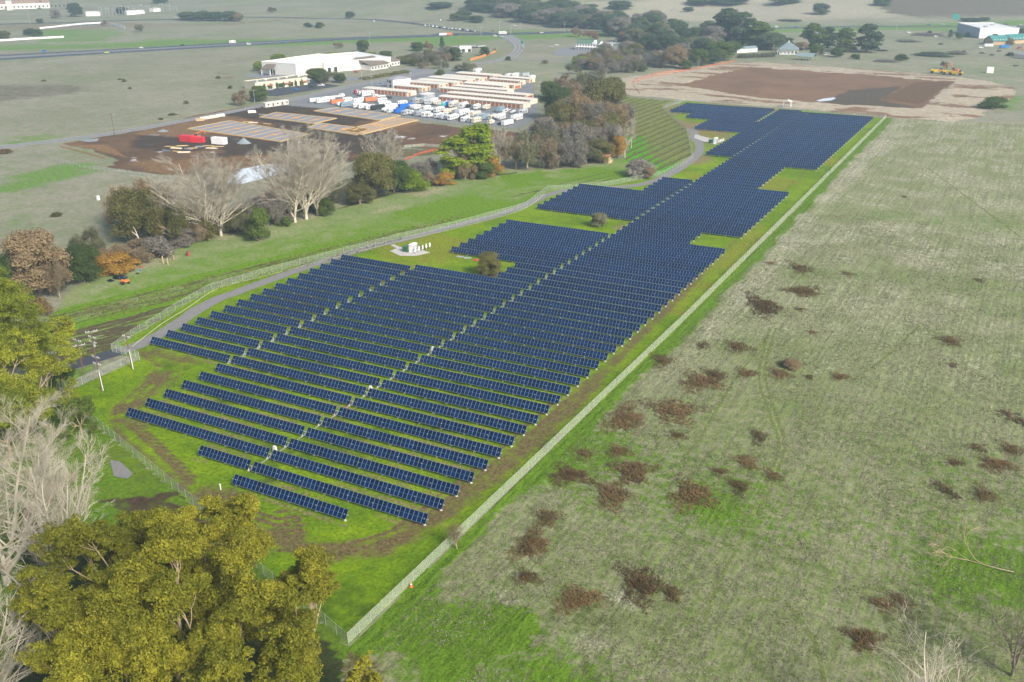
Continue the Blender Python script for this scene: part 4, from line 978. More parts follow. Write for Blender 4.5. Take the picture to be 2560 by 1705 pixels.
 (835, 140, 130, 40, 'round', 'bright', 'light green tree behind the second warehouse roof'),
 (965, 142, 126, 34, 'round', 'green', 'dark green tree behind the brown office roof'),
 (930, 140, 130, 24, 'round', 'bright', 'light green shrubby tree behind the brown office roof'),
 (795, 205, 168, 56, 'round', 'green', 'broad green tree between the warehouse and the cream building'),
 (825, 205, 172, 46, 'gnarl', 'greygreen', 'mossy tree right of the broad green tree'),
 (850, 208, 182, 28, 'round', 'dark', 'dark round tree at the street corner'),
 (650, 252, 213, 50, 'round', 'green', 'green tree in front of the cream building'),
 (602, 262, 220, 46, 'gnarl', 'tan', 'brown bare tree beside the road left of the cream building'),
 (908, 130, 98, 30, 'round', 'dark', 'dark tree beside the highway behind the warehouse'),
 (845, 120, 102, 24, 'gnarl', 'tan', 'tan leafless tree beside the highway behind the warehouse'),
 (1045, 128, 104, 34, 'round', 'green', 'green tree left of the cypress near the nursery'),
 (1070, 126, 100, 26, 'gnarl', 'russet', 'brown tree left of the cypress near the nursery'),
 (1105, 122, 92, 16, 'cone', 'dark', 'pointed dark cypress by the nursery'),
 (1137, 152, 118, 38, 'column', 'green', 'tall green tree in front of the nursery canopy'),
 (1212, 140, 116, 26, 'round', 'dark', 'dark round tree by the orange nursery fence'),
 (1075, 165, 125, 50, 'gnarl', 'greygreen', 'large mossy bare tree near the office buildings'),
 (1010, 160, 138, 40, 'round', 'olive', 'olive tree right of the office roof'),
 (1040, 165, 140, 40, 'gnarl', 'olive', 'olive bare tree right of the office roof'),
 (1100, 172, 148, 40, 'gnarl', 'greygreen', 'mossy tree in front of the tall green tree'),
 (1165, 178, 152, 60, 'gnarl', 'greygreen', 'wide mossy tree at the bend of the local road'),
 (1270, 152, 140, 14, 'bush', 'dark', 'small dark bush on the corner of the local road'),
 (1100, 188, 172, 24, 'bush', 'green', 'green bush at the road behind the storage units'),
 (1362, 160, 148, 22, 'gnarl', 'tan', 'tan bush in the pasture past the storage units'),
 (1250, 668, 700, 10, 'bush', 'olive', ''),
]
TREES = [t for t in TREES if t[6]]
for px, py, top, wpx, kind, lf, lb in TREES:
    plant('bush_tree' if kind == 'bush' else 'bare_tree' if kind in ('vase', 'gnarl') and lf not in ('olive', 'orange') else 'cypress_tree' if kind == 'cone' else 'tree', px, py, top, wpx, kind, lf, lb)
# the woods along the valley and round the farmhouse
_w = np.random.default_rng(21)
def wood(poly, n, kinds, h, w, text, group):
    P = np.array(poly); got = []
    while len(got) < n:
        q = _w.uniform(P.min(0), P.max(0))
        if inpoly(np.array([q[0]]), np.array([q[1]]), poly)[0] and all(abs(q[0]-g[0])+3*abs(q[1]-g[1]) > w*.55 for g in got): got.append(tuple(q))
        elif _w.random() < .004: n -= 1
    for k, (x, y) in enumerate(sorted(got)):
        kd, lf = kinds[k % len(kinds)]; s = _w.uniform(.75, 1.25); plant('tree' if kd in ('round', 'tall') else 'bare_tree', x, y, y-h*s, w*s, kd, lf, text+f', {ordw(k+1)} from the left', group=group)
K1 = [('round', 'blue'), ('round', 'grey'), ('tall', 'blue'), ('round', 'greygreen'), ('round', 'blue')]; K2 = [('gnarl', 'greygreen'), ('round', 'grey'), ('gnarl', 'tan'), ('round', 'olive'), ('gnarl', 'grey')]
wood([(1170, 22), (1250, 28), (1330, 50), (1400, 66), (1560, 80), (1560, 60), (1440, 38), (1330, 18), (1200, 10)], 34, K1, 34, 46, 'tree in the hazy valley wood above the junction', 'trees of the valley wood')
wood([(1500, 95), (1620, 130), (1700, 150), (1790, 140), (1780, 95), (1700, 80), (1590, 72)], 30, K1, 44, 48, 'tree in the wood between farmhouse and basin', 'trees between farmhouse and basin')
wood([(1440, 195), (1470, 165), (1560, 178), (1680, 172), (1640, 150), (1560, 130), (1500, 140), (1440, 165)], 20, K2, 34, 44, 'scrubby tree on the slope above the curving track', 'scrub trees above the curving track')
wood([(1330, 415), (1420, 400), (1530, 395), (1540, 360), (1440, 300), (1380, 330)], 22, K2, 74, 66, 'leafless tree filling the creek wood', 'trees filling the creek wood')
wood([(400, 590), (480, 610), (620, 590), (700, 560), (820, 530), (860, 500), (760, 520), (600, 560), (440, 575)], 16, K2, 50, 56, 'undergrowth tree along the poplar foot', 'undergrowth trees at the poplars')
wood([(1000, 165), (1050, 172), (1150, 160), (1120, 140), (1020, 150)], 9, K2, 24, 32, 'tree in the clump beside the office street', 'trees beside the office street')
# tall bare poplars by the dirt lot and other pale bare trees
for px, py, top, wpx, lb, pl, lv in ((522, 600, 380, 240, 'tall pale bare poplar, left one of the pair by the dirt lot', LM['pale'], 5), (553, 590, 378, 200, 'tall pale bare poplar, right one of the pair by the dirt lot', LM['pale'], 5),
     (738, 556, 350, 180, 'pale bare poplar leaning left in the right hand poplar group', LM['pale'], 5), (766, 548, 318, 230, 'tallest pale bare poplar with many stems, above the white pond sheet', LM['pale'], 5), (795, 538, 335, 180, 'pale bare poplar on the right of the poplar group', LM['pale'], 5),
     (968, 440, 315, 112, 'pale dome shaped bare tree beside the ploughed dirt', LM['pale'], 5), (1246, 425, 316, 76, 'pale bare poplar right of the bright green columnar trees', LM['pale'], 5)):
    bare_tree('bare_poplar', lb, px, py, top, wpx, 400+px, pl, M_bark_white, (0, 0), lv, 24, .018, 6)
# small bushy trees inside the farm, orange thicket, grey brush
plant('olive_tree', 1222, 690, 628, 62, 'round', 'olive', 'small olive tree in the turf notch beside the inverter pad', bark=M_bark_dark)
plant('olive_tree', 1497, 566, 530, 40, 'round', 'greygreen', 'small grey green tree in the turf gap between the solar blocks')
plant('thicket', 292, 678, 632, 104, 'bush', 'orange', 'orange leaved thicket behind the black tarp', 'bush')
plant('thicket', 335, 652, 595, 110, 'gnarl', 'tan', 'tan leafless thicket above the orange leaves', 'bush')
plant('thicket', 275, 665, 610, 90, 'gnarl', 'russet', 'reddish leafless thicket between the dark oak and orange leaves', 'bush')
plant('brush_pile', 385, 645, 590, 96, 'bush', 'grey', 'grey brush pile at the foot of the white snag', 'brush pile')
plant('brush_pile', 452, 615, 590, 60, 'bush', 'grey', 'pale grey brush pile under the gnarled mossy oak', 'brush pile')
plant('brush_pile', 1592, 438, 395, 82, 'bush', 'grey', 'large grey heap of brush at the lower vineyard corner', 'brush pile')
plant('brush_pile', 1620, 445, 418, 40, 'bush', 'russet', 'brown brush beside the large grey heap', 'brush pile')
plant('shrub', 95, 790, 745, 70, 'bush', 'brown', 'dark brown shrub below the big russet oak', 'bush')
plant('shrub', 75, 770, 735, 60, 'bush', 'dark', 'dark shrub at the foot of the russet oak', 'bush')
plant('shrub', 168, 815, 798, 14, 'bush', 'orange', 'little yellow bush at the end of the vine strip', 'bush')
plant('shrub', 2480, 272, 240, 70, 'bush', 'green', 'bright green brush heap right of the excavated basin', 'bush')
for i, (px, py, tp, wp, lf) in enumerate(((545, 196, 189, 14, 'olive'), (310, 204, 196, 14, 'olive'), (300, 200, 195, 10, 'olive'), (466, 260, 251, 14, 'olive'), (432, 288, 282, 22, 'olive'), (402, 300, 294, 14, 'olive'), (326, 222, 217, 10, 'olive'), (110, 203, 199, 14, 'olive'), (575, 222, 213, 12, 'green'), (15, 383, 372, 30, 'brown'), (140, 540, 530, 30, 'olive'))):
    plant('shrub', px, py, tp, wp, 'bush', lf, f'small shrub in the pasture left of the local road, {ordw(i+1)} listed from the cream building outward' if False else f'small {"brown" if lf == "brown" else "olive green" if lf == "olive" else "green"} shrub alone in the left pasture, {["nearest the warehouse yard", "left one of a far trio", "right one of a far trio", "above the orange road sign", "close above the local road", "just left of the road sign", "low one under the far trio", "far out near the left edge", "beside the cream building", "below the road at the left edge", "near the creek trees at left"][i]}', 'bush', group='pasture shrubs', hmin=.6)
for i, (px, py, tp, wp) in enumerate(((2270, 104, 99, 60), (2340, 138, 130, 90), (2392, 135, 127, 50), (2205, 128, 124, 30), (2215, 154, 150, 60), (2392, 130, 126, 14), (2409, 131, 125, 12), (2455, 134, 130, 14), (2480, 138, 135, 12), (2525, 140, 130, 20), (2540, 165, 162, 14), (2325, 86, 76, 14), (2320, 88, 83, 80), (2352, 111, 107, 12), (1975, 52, 47, 60))):
    plant('shrub', px, py, tp, wp, 'bush', 'blue' if i % 2 else 'grey', 'low shrub in the grey pasture '+['near the double pole', 'in a broad band behind the round bush', 'at the right end of the broad band', 'right of the lone eucalyptus', 'left of the round dark bush', 'left one of two upright shrubs', 'right one of two upright shrubs', 'left of the low pale shed', 'close to the low pale shed', 'beside the low pale shed', 'right of the white container', 'upright beside the parked cars', 'as a long strip by the far road', 'at the bend of the dirt track', 'on the lower slope of the light hill'][i], 'bush', group='shrubs in the grey pasture', hmin=.7)
for i, (px, py, tp, wp, k, lf) in enumerate(((2375, 94, 74, 14, 'cone', 'blue'), (2397, 98, 80, 16, 'round', 'green'), (2418, 92, 80, 16, 'cone', 'blue'), (2470, 94, 88, 10, 'round', 'dark'), (2487, 96, 84, 14, 'round', 'dark'), (2504, 95, 86, 14, 'round', 'dark'), (2522, 100, 87, 20, 'round', 'orange'), (2462, 108, 98, 10, 'cone', 'dark'), (2525, 112, 95, 20, 'round', 'russet'), (2480, 108, 97, 10, 'cone', 'dark'), (2556, 90, 68, 22, 'round', 'blue'), (2513, 66, 58, 12, 'cone', 'blue'), (2482, 66, 58, 12, 'cone', 'blue'), (2430, 56, 44, 40, 'round', 'blue'), (2460, 52, 42, 26, 'round', 'blue'), (2410, 52, 44, 22, 'round', 'green'))):
    plant('tree', px, py, tp, wp, k, lf, f'small {"orange" if lf == "orange" else "reddish" if lf == "russet" else "dark"} tree near the far white warehouse, '+['left of its grey wall', 'second left of its grey wall', 'before its grey wall', 'first along its white front', 'second along its white front', 'third along its white front', 'fourth along its white front', 'left end of the teal roofs', 'among the teal roofs, reddish', 'slim beside the teal roofs', 'behind its right end', 'behind its roof at right', 'behind its roof in the middle', 'on the slope behind, widest', 'on the slope behind, right', 'on the slope behind, left'][i], group='trees around the far white warehouse')
for i, (px, py, tp, wp, lf) in enumerate(((1760, 12, -14, 90, 'blue'), (1830, 10, -14, 90, 'blue'), (2052, 36, 6, 42, 'blue'), (1960, 10, -16, 80, 'blue'), (2205, 14, -6, 44, 'blue'), (1720, 30, 16, 26, 'blue'), (1400, 16, -6, 60, 'grey'), (1550, 22, 0, 60, 'blue'), (1350, 30, 4, 50, 'blue'), (1620, 46, 30, 30, 'grey'), (1100, 20, 4, 60, 'blue'))):
    plant('oak_tree', px, py, tp, wp, 'round', lf, 'hillside oak '+['cut by the top edge, left of the grove', 'cut by the top edge above the tall eucalyptus', 'alone on the light hill', 'cut by the top edge right of the tall eucalyptus', 'at the top edge near the dark ridge', 'small, above the eucalyptus grove', 'high up above the farmhouse', 'above the crossroad trees', 'above the junction wood', 'low, left of the eucalyptus grove', 'at the top edge left of the hillside wood'][i], group='oaks on the far hills')
# dead snag
p = G(357, 628); b = MB(); M_snag = mat('dead_wood', (.58, .52, .46), .8)
Hs = height_to(p, 565); k = Hs/8.5
for a, c, r0, r1 in (((0, 0, -.2), (-.3, 0, 2.6), .32, .26), ((-.3, 0, 2.6), (-.9, .2, 5.0), .25, .17), ((-.9, .2, 5.0), (-2.5, .2, 6.6), .16, .06), ((-.9, .2, 5.0), (-1.2, 0, 6.8), .16, .12), ((-1.2, 0, 6.8), (-1.9, 0, 8.5), .11, .04), ((-.1, 0, 1.8), (.7, .2, 3.0), .17, .12), ((.7, .2, 3.0), (1.7, .2, 4.2), .12, .05)):
    b.tube(tuple(np.array(a)*k), tuple(np.array(c)*k), r0*k, M_snag, r1*k, 8)
so_ = b.build('dead_tree', loc=tuple(p), rz=YAW*-1); tag(so_, 'white forked dead snag standing in grey brush', 'tree')
# brown brush patches in the dry field
def brush_proto(seed, n):
    rng = np.random.default_rng(seed); a = rng.uniform(0, 6.28, n); r = np.sqrt(rng.uniform(0, 1, n)); lob = 1+.3*np.sin(a*3+seed)+.2*np.sin(a*5+seed*2)
    keep = rng.random(n) < (1.08-.98*r)*(.45+.8*(vnoise(r*lob*np.cos(a)*4+seed, r*lob*np.sin(a)*4, seed) > .42)); x, y = (r*lob*np.cos(a)*.5)[keep], (r*lob*np.sin(a)*.5)[keep]; m = len(x); h = rng.uniform(.3, 1, m)*(1-.5*r[keep]); d = rng.normal(0, .04, (m, 2))
    tw = np.stack([x, y, 0*x-.02, x+d[:, 0], y+d[:, 1], h, np.full(m, .0045), np.full(m, .002)], 1); V, F = tubes(tw, 3)
    C = np.stack([x+d[:, 0]*.7, y+d[:, 1]*.7, h*rng.uniform(.3, .95, m)], 1); V2, F2 = cards(C, rng.normal(0, 1, (m, 3)), .03 if n > 1000 else .06, 2.2, rng)
    return npmesh('brush', np.concatenate([V, V2]), np.concatenate([F, F2+len(V)]), [M_leaf])
BP = [brush_proto(i, n) for n in (420, 1200, 2300) for i in range(4)]
PATCH = [(1840,618,60,35),(1845,670,84,28),(1948,630,30,16),(1755,705,85,60),(1840,712,34,10),(1868,765,30,12),(1615,795,40,30),(1695,800,70,35),(1523,830,60,45),(1610,880,100,50),(1645,865,60,45),(1715,860,64,28),(1792,862,58,35),(1930,868,56,20),(1860,868,25,15),(2182,783,64,28),(2190,840,26,15),(2250,645,25,12),(2078,453,16,6),(1435,965,100,80),(1550,945,130,70),(1555,1003,50,25),(1345,1045,55,38),(1310,1095,100,50),(1422,1040,66,35),(1410,1140,90,84),(1455,1085,100,64),(1590,1140,110,85),(1700,1120,56,48),(1655,1085,50,25),(1715,1062,64,45),(1745,1005,48,50),(1775,1095,50,40),(1220,1255,90,90),(1258,1190,76,50),(1330,1380,130,60),(1475,1345,110,110),(1210,1330,70,44),(1545,1365,56,50),(2335,965,44,66),(2245,1030,44,25),(2325,1035,64,38),(2195,1065,52,22),(2290,1070,84,36),(2170,1125,54,58),(2262,1140,66,48),(2030,1390,66,50),(1985,1470,90,60),(1770,605,30,8),(2070,1385,50,60)]
PATCH = [(a*1.0875, b*1.0875, c*1.0875, d*1.0875) for a, b, c, d in PATCH]
PATCH.sort(key=lambda t: -t[1])
WORD = lambda w: 'large' if w > 95 else 'mid sized' if w > 58 else 'small'
grp = {}
for i, (px, py, wp, hp) in enumerate(PATCH):
    p = G(px, py); d = depth(p); W = wp*d/FPX; ca = 100/np.linalg.norm(p-CAM); L = hp*d/FPX/ca*.9
    zone = 'fence' if px < 1480 else 'wheel tracks' if px < 2150 else 'right picture edge'; kk = (zone, WORD(wp)); grp[kk] = grp.get(kk, 0)+1
    o = link('dry_brush', BP[i % 4+(8 if wp > 85 else 4 if wp > 48 else 0)], None, tuple(p)); o.scale = (max(W, .8), max(L, .8), .75+.4*(wp > 60)); o.rotation_euler = (0, 0, YAW*-1+RNG.uniform(-.3, .3)); o.material_slots[0].link = 'OBJECT'; o.material_slots[0].material = LM['brown']
    tag(o, f'{WORD(wp)} brown brush patch near the {zone}, {ordw(grp[kk])} from the bottom', 'brush', 'brown brush patches in the dry field')
plant('round_shrub', 1972, 918, 898, 54, 'bush', 'russet', 'pale tan rounded shrub among the brown brush patches', 'bush', hmin=.8)
# vines
M_vinewood = LM['brown']
def vine_rows(name, label, A, B, step, n, lenf, h=1.3, group=None):
    A, B = np.array(A), np.array(B); d = (B-A)/np.linalg.norm(B-A); nn = np.array([-d[1], d[0]])
    return d, nn
rng = np.random.default_rng(3)
def vine_row(pa, pb, label, group, h=1.25):
    pa, pb = np.array(pa), np.array(pb); L = np.linalg.norm(pb-pa); d = (pb-pa)/L; n = int(L/.35); t = rng.uniform(0, L, n); off = rng.normal(0, .1, n)
    x = d[0]*t-d[1]*off; y = d[1]*t+d[0]*off; z = rng.uniform(.0, h, n); V, F = cards(np.stack([x, y, z], 1), rng.normal(0, 1, (n, 3)), .26, 2.4, rng)
    o = thing('vine_row', label, 'vine row', (*pa, .05), group=group); link('vines', npmesh('vines', V, F, [M_vinewood]), o)
    b = MB()
    for k in range(0, int(L/9)+1): q = d*k*9; b.tube((q[0], q[1], -.1), (q[0], q[1], h+.35), .04, M_wood, n=4)
    me = b.build('trellis_post', o); return o
cl = 0
for k in range(6):
    a = _va+_vn*(-1.0-k*2.3)+_vd*(2+k*2); e = _va+_vn*(-1.0-k*2.3)+_vd*(170-k*12)
    vine_row(a, e, f'bare vine row in the meadow strip, {ordw(k+1)} from the meadow side', 'vine rows in the meadow strip', .8)
vp = VINE; vx = np.array(vp)
tt = (vx-_xa) @ _xn; k = 0
for v in np.arange(tt.min()+2, tt.max()-1, 6.0):
    us = np.arange(-140, 140, 1.0); P = _xa+_xn*v+_xd*us[:, None]; ins = inpoly(P[:, 0], P[:, 1], vp); ins &= dline(P[:, 0], P[:, 1], vp+vp[:1]) > 2.5
    if ins.sum() < 8: continue
    u = us[ins]; k += 1; vine_row(_xa+_xn*v+_xd*u.min(), _xa+_xn*v+_xd*u.max(), f'bare vine row on the vineyard slope, {ordw(k)} from the lower end', 'vine rows on the vineyard slope', 1.1)

# straw tussocks standing in the dry field
def tussocks():
    rng = np.random.default_rng(77); n = 190000
    d = 60+rng.random(n)**.8*330; a = rng.uniform(-.75, .25, n); x = CAM[0]+d*np.sin(a); y = CAM[1]+d*np.cos(a)
    pl = FENCE_R+GP([(2560, 312), (2900, 700), (3000, 1300), (2900, 2200), (1500, 2300), (900, 1760)]); k = inpoly(x, y, pl) & (dline(x, y, FENCE_R) > 3.5) & (fbm(x, y, 6, 3, 4)+rng.normal(0, .08, n) > .47)
    x, y = x[k], y[k]; n = len(x); V, F = [], []
    i = np.arange(n)
    for b in range(4):
        t = rng.uniform(0, 6.28, n); h = rng.uniform(.08, .24, n); w = rng.uniform(.025, .075, n); lx, ly = rng.normal(0, .2, n), rng.normal(0, .2, n); ox, oy = rng.normal(0, .12, n), rng.normal(0, .12, n); o = len(V)*n
        c, s_ = np.cos(t)*w, np.sin(t)*w
        V += [np.stack([x+ox-c, y+oy-s_, 0*x], 1), np.stack([x+ox+c, y+oy+s_, 0*x], 1), np.stack([x+ox+lx+c*.4, y+oy+ly+s_*.4, h], 1), np.stack([x+ox+lx-c*.4, y+oy+ly-s_*.4, h], 1)]
        F.append(np.stack([o+i, o+n+i, o+2*n+i, o+3*n+i], 1))
    return npmesh('dry_grass', np.concatenate(V), np.concatenate(F), [leaf_mat('straw', (.13, .15, .05), (.46, .43, .32), .3, .12, .5)])
tag(link('dry_grass', tussocks(), None, (0, 0, .03)), kind='stuff')

# ------------------------------------------------------------------ buildings
M_cream = mat('cream_wall', (.70, .62, .48), .8, var=.08); M_wwall = mat('white_wall', (.78, .76, .70), .8, var=.06); M_wroof = mat('white_roof', (.66, .655, .63), .7, var=.08, scale=.15); M_brroof = mat('brown_roof', (.17, .135, .11), .85)
M_door = mat('rust_door', (.36, .135, .07), .7); M_glassd = mat('dark_window', (.03, .04, .05), .2, spec=.5); M_grroof = mat('grey_roof', (.26, .26, .28), .8); M_teal = mat('teal_roof', (.05, .22, .20), .6)
M_blroof = mat('blue_grey_roof', (.18, .24, .25), .7); M_tan = mat('tan_wall', (.48, .36, .22), .8); M_green_box = mat('green_cabinet', (.06, .16, .075), .5); M_tyre = mat('tyre', (.02, .02, .02), .9); M_ivy = LM['green']
M_stw = mat('storage_wall', (.66, .58, .46), .8); M_str = mat('storage_roof', (.62, .58, .50), .7, var=.1, scale=.15); M_tarroof = mat('tar_roof', (.21, .215, .18), .9, scale=.2)
def frame_px(pa, pb):
    A, B = np.array(G(*pa)), np.array(G(*pb)); d = B-A; L = np.linalg.norm(d[:2]); a = math.atan2(d[1], d[0]); return A, L, a
def building(name, label, pa, pb, dep, h, wall, roofm, roof='flat', doors=(), cat='building', L=None, par=.0, group=None, rise=2.0, over=.4):
    """front wall runs from pa to pb (pixels on the ground), depth away from the camera; doors: (u0, u1, z0, z1, material, name)"""
    A, L0, a = frame_px(pa, pb); L = L or L0
    t = thing(name, label, cat, tuple(A+[0, 0, .1]), a, group)
    MB().box((L/2, dep/2, h/2), (L, dep, h), wall).build('wall', t)
    if roof == 'flat':
        b = MB().box((L/2, dep/2, h+.06), (L+.2, dep+.2, .16), roofm)
        if par:
            for c, d in (((L/2, 0, h+par/2), (L+.3, .25, par)), ((L/2, dep, h+par/2), (L+.3, .25, par)), ((0, dep/2, h+par/2), (.25, dep-.26, par)), ((L, dep/2, h+par/2), (.25, dep-.26, par))): b.box(c, d, wall)
        b.build('roof', t)
    elif roof == 'gable': MB().prism([(-over, h), (dep/2, h+rise), (dep+over, h), (dep+over, h+.2), (dep/2, h+rise+.25), (-over, h+.2)], -over, L+over, roofm, 'x').build('roof', t); MB().prism([(0, h), (dep, h), (dep/2, h+rise)], .0, L, wall, 'x').build('gable', t)
    elif roof == 'shed': MB().prism([(-over, h-.1), (dep+over, h+rise), (dep+over, h+rise+.2), (-over, h+.12)], -over, L+over, roofm, 'x').build('roof', t)
    else:
        b = MB(); o = over; i = min(dep, L)/2*.92; vs = [(-o, -o, h), (L+o, -o, h), (L+o, dep+o, h), (-o, dep+o, h), (i, dep/2-.2, h+rise), (L-i, dep/2-.2, h+rise), (L-i, dep/2+.2, h+rise), (i, dep/2+.2, h+rise)]
        b.add(vs, [(0, 1, 5, 4), (1, 2, 6, 5), (2, 3, 7, 6), (3, 0, 4, 7), (4, 5, 6, 7), (3, 2, 1, 0)], roofm); b.build('roof', t)
    for u0, u1, z0, z1, m, nm in doors:
        MB().box(((u0+u1)/2, -.02, (z0+z1)/2), (u1-u0, .12, z1-z0), m).build(nm, t)
    return t, L
def row_doors(L, w, gap, m, h=2.3, nm='roller_door', s=.8, z0=.1):
    out = []; u = s
    while u+w < L-.5: out.append((u, u+w, z0, z0+h, m, nm)); u += w+gap
    return out
A0, L0, a0 = frame_px((1096, 252), (1308, 272.5))
def storage(label, pb, pa, dep=9.0, end=2, h=3.0):
    A, B = G(*pa), G(*pb); L = abs((B-A)[:2] @ np.array([math.cos(a0), math.sin(a0)])); o = np.array(B)-L*np.array([math.cos(a0), math.sin(a0), 0])
    t = thing('storage_building', label, 'storage building', (o[0], o[1], .1), a0, 'storage buildings')
    MB().box((L/2, dep/2, h/2), (L, dep, h), M_stw).build('wall', t)
    MB().prism([(-.3, h), (dep/2, h+.45), (dep+.3, h), (dep+.3, h+.12), (dep/2, h+.6), (-.3, h+.12)], -.3, L+.3, M_str, 'x').build('roof', t)
    MB().prism([(0, h), (dep, h), (dep/2, h+.44)], 0, L, M_stw, 'x').build('gable', t)
    d0 = None; n = int((L-1.2)/3.35)
    for k in range(n):
        x = .9+k*3.35+1.3
        if d0 is None: d0 = MB().box((0, 0, 1.3), (2.5, .12, 2.3), M_door).build('roller_door', t, (x, -.02, 0))
        else: link('roller_door', d0.data, t, (x, -.02, 0))
    for k in range(end): o2 = link('roller_door', d0.data, t, (L+.02, 2.3+k*(dep-4.4)/max(1, end-1), 0)); o2.rotation_euler = (0, 0, R(90))
    return t
storage('longest storage building right behind the row of parked trailers', (1308, 272.5), (1096, 252), 9, 0)
storage('second long storage building from the parked trailers, rust doors', (1326, 262), (1116, 243), 9, 0)
storage('third long storage building from the parked trailers, ending at the wood', (1316, 249), (1102, 231), 9, 4)
storage('fourth storage building up from the trailers, right block', (1268, 237), (1132, 225), 9, 0)
storage('fifth storage building up from the trailers, right block', (1258, 226), (1160, 218), 9, 1)
storage('sixth storage building up, near the green round tree', (1286, 224), (1193, 214), 9, 3)
storage('seventh storage building up, beside the wood', (1300, 214), (1225, 206), 8, 1)
storage('last storage building up, in front of the white trailers at the top', (1324, 208), (1255, 199), 8, 1)
storage('storage building nearest the boats and the street, left block', (1019, 241), (926, 228), 10, 1)
storage('storage building in front of the two storey gate office', (1055, 231), (991, 223), 10, 2)
storage('storage building with paired end doors behind the gate office', (1099, 222.5), (1024, 213), 11, 2)
storage('fourth storage building of the left block, from the street', (1135, 217), (1057, 206), 11, 2)
storage('fifth storage building of the left block, from the street', (1168, 211), (1090, 200), 11, 2)
storage('sixth storage building of the left block, from the street', (1198, 206.5), (1124, 195), 11, 2)
storage('topmost storage building of the left block, small white box on it', (1234, 200), (1160, 189), 11, 3)
building('gate_office', 'two storey cream gate office with grey hip roof among storage units', (967, 216.5), (987, 222), 16, 6, M_wwall, M_grroof, 'hip', [(1, 2.6, 3.4, 5, M_glassd, 'window'), (4, 6.2, 3.2, 5.2, M_glassd, 'window'), (4.2, 6.5, .1, 2.3, M_glassd, 'door')], L=9, rise=1.8)
# warehouse and offices by the street
t, L = building('warehouse', 'big white windowless warehouse behind the cream building', (656.5, 184), (742, 190.5), 70, 9.5, M_wwall, M_wroof, 'flat', [(9, 12, .1, 4, M_glassd, 'dock_door'), (13, 15, .1, 4, M_glassd, 'dock_door')], par=.5)
MB().prism([(-7.5, 4.6), (0, 8.2), (0, 8.5), (-7.5, 4.9)], 6, 17, M_brroof, 'x').build('canopy', t); b = MB(); [b.box((x, -7, 2.3), (.5, .5, 4.6), M_wwall) for x in (6.5, 16.5)]; b.build('column', t)
t, L = building('warehouse', 'second white warehouse volume joining the brown roofed offices', (812, 182), (978, 166.5), 60, 8, M_wwall, M_wroof, 'flat', [(3, 6, .1, 4, M_glassd, 'dock_door'), (9, 12, .1, 4, M_glassd, 'dock_door')], par=.5)
building('office', 'low office with brown porch roof and red shrub in front', (855, 178), (906, 170), 14, 4, M_wwall, M_brroof, 'hip', row_doors(28, 1.6, 2.2, M_glassd, 1.6, 'window', z0=1), rise=2.2, over=1.2)
building('office', 'office with the large steep brown shed roof', (929, 177), (971, 170.5), 18, 4.2, M_wwall, M_brroof, 'shed', row_doors(26, 1.8, 2.0, M_glassd, 2, 'window', z0=.8), rise=5.0, over=1.5)
building('office', 'brown hip roofed office wing at the far end of the warehouse', (972, 167), (1000, 162), 24, 4.5, M_wwall, M_brroof, 'hip', row_doors(18, 1.8, 2.2, M_glassd, 1.6, 'window', z0=1), rise=3.6, over=1.5)
t, L = building('cream_building', 'long low cream building with dark flat roof and ivy columns', (640, 227), (769, 211), 17, 5.2, M_cream, M_tarroof, 'flat', [(1+k*9.2, 4.6+k*9.2, .2, 3.4, M_glassd, 'window') for k in range(6)]+[(24.4, 27, .2, 4, M_wroof, 'roller_door')], par=.6)
for k in range(7):
    u = 7+k*(L-12)/6; c = np.random.default_rng(k).normal(0, 1, (160, 3))*[.5, .18, 1.1]+[u, -.5, 2.0]; v, f_ = cards(c, np.tile([0, -1., .2], (160, 1)), .55); link('ivy', npmesh('ivy', v, f_, [M_ivy]), t)
for k in range(3): MB().prism([(-1.6, 2.6), (0, 3.3), (0, 3.4), (-1.6, 2.7)], 9.5+k*15, 14.5+k*15, M_door, 'x').build('awning', t)
for k in range(6): MB().box((6+k*9, 8+(k % 2)*3, 5.55), (1.6, 1.6, .7), M_wroof).build('roof_vent', t)
building('carport', 'small white carport at the end of the cream building', (772, 208), (788, 204), 6, 2.6, mat('shade_wall', (.3, .3, .3)), M_wroof, 'gable', rise=.9, cat='carport')
t, L = building('site_trailer', 'pale site office trailer beside the local road', (664, 270), (722, 261), 3.4, 2.9, mat('trailer_wall', (.62, .56, .50), .7), M_wroof, 'flat', [(2+k*3.6, 3.1+k*3.6, .3 if k in (1, 3) else 1.2, 2.2, M_glassd, 'door' if k in (1, 3) else 'window') for k in range(5)], cat='trailer')
b = MB(); [b.box((1+x*3.2, y, -.25), (.4, .4, .5), M_conc) for x in range(5) for y in (.4, 3)]; b.build('support', t)
# white farmhouse restaurant, pavilion house, far warehouse, estate, substation shed
t, L = building('farmhouse', 'white two storey farmhouse with green roof and porch beside its parking lot', (1441, 124), (1497, 127), 11, 6.2, M_wpaint, mat('green_roof', (.10, .17, .12), .8), 'gable', row_doors(27, 1.2, 1.9, M_glassd, 1.6, 'window', z0=4)+row_doors(27, 1.2, 1.9, M_glassd, 1.7, 'window', z0=.9), rise=3.2, cat='house')
MB().prism([(-3, 3.0), (0, 3.7), (0, 3.85), (-3, 3.15)], 0, L, M_wroof, 'x').build('porch_roof', t); b = MB(); [b.box((x, -2.8, 1.5), (.25, .25, 3), M_wpaint) for x in np.linspace(.3, L-.3, 9)]; b.build('porch_post', t)
MB().prism([(L*.68, 6.2), (L*.80, 9.6), (L*.92, 6.2)], -.6, 5, M_wpaint, 'y').build('gable_dormer', t)
building('farm_shed', 'low white wing joined to the right of the white farmhouse', (1500, 126), (1532, 119), 8, 3.4, M_wpaint, M_grroof, 'gable', rise=1.5, cat='shed')
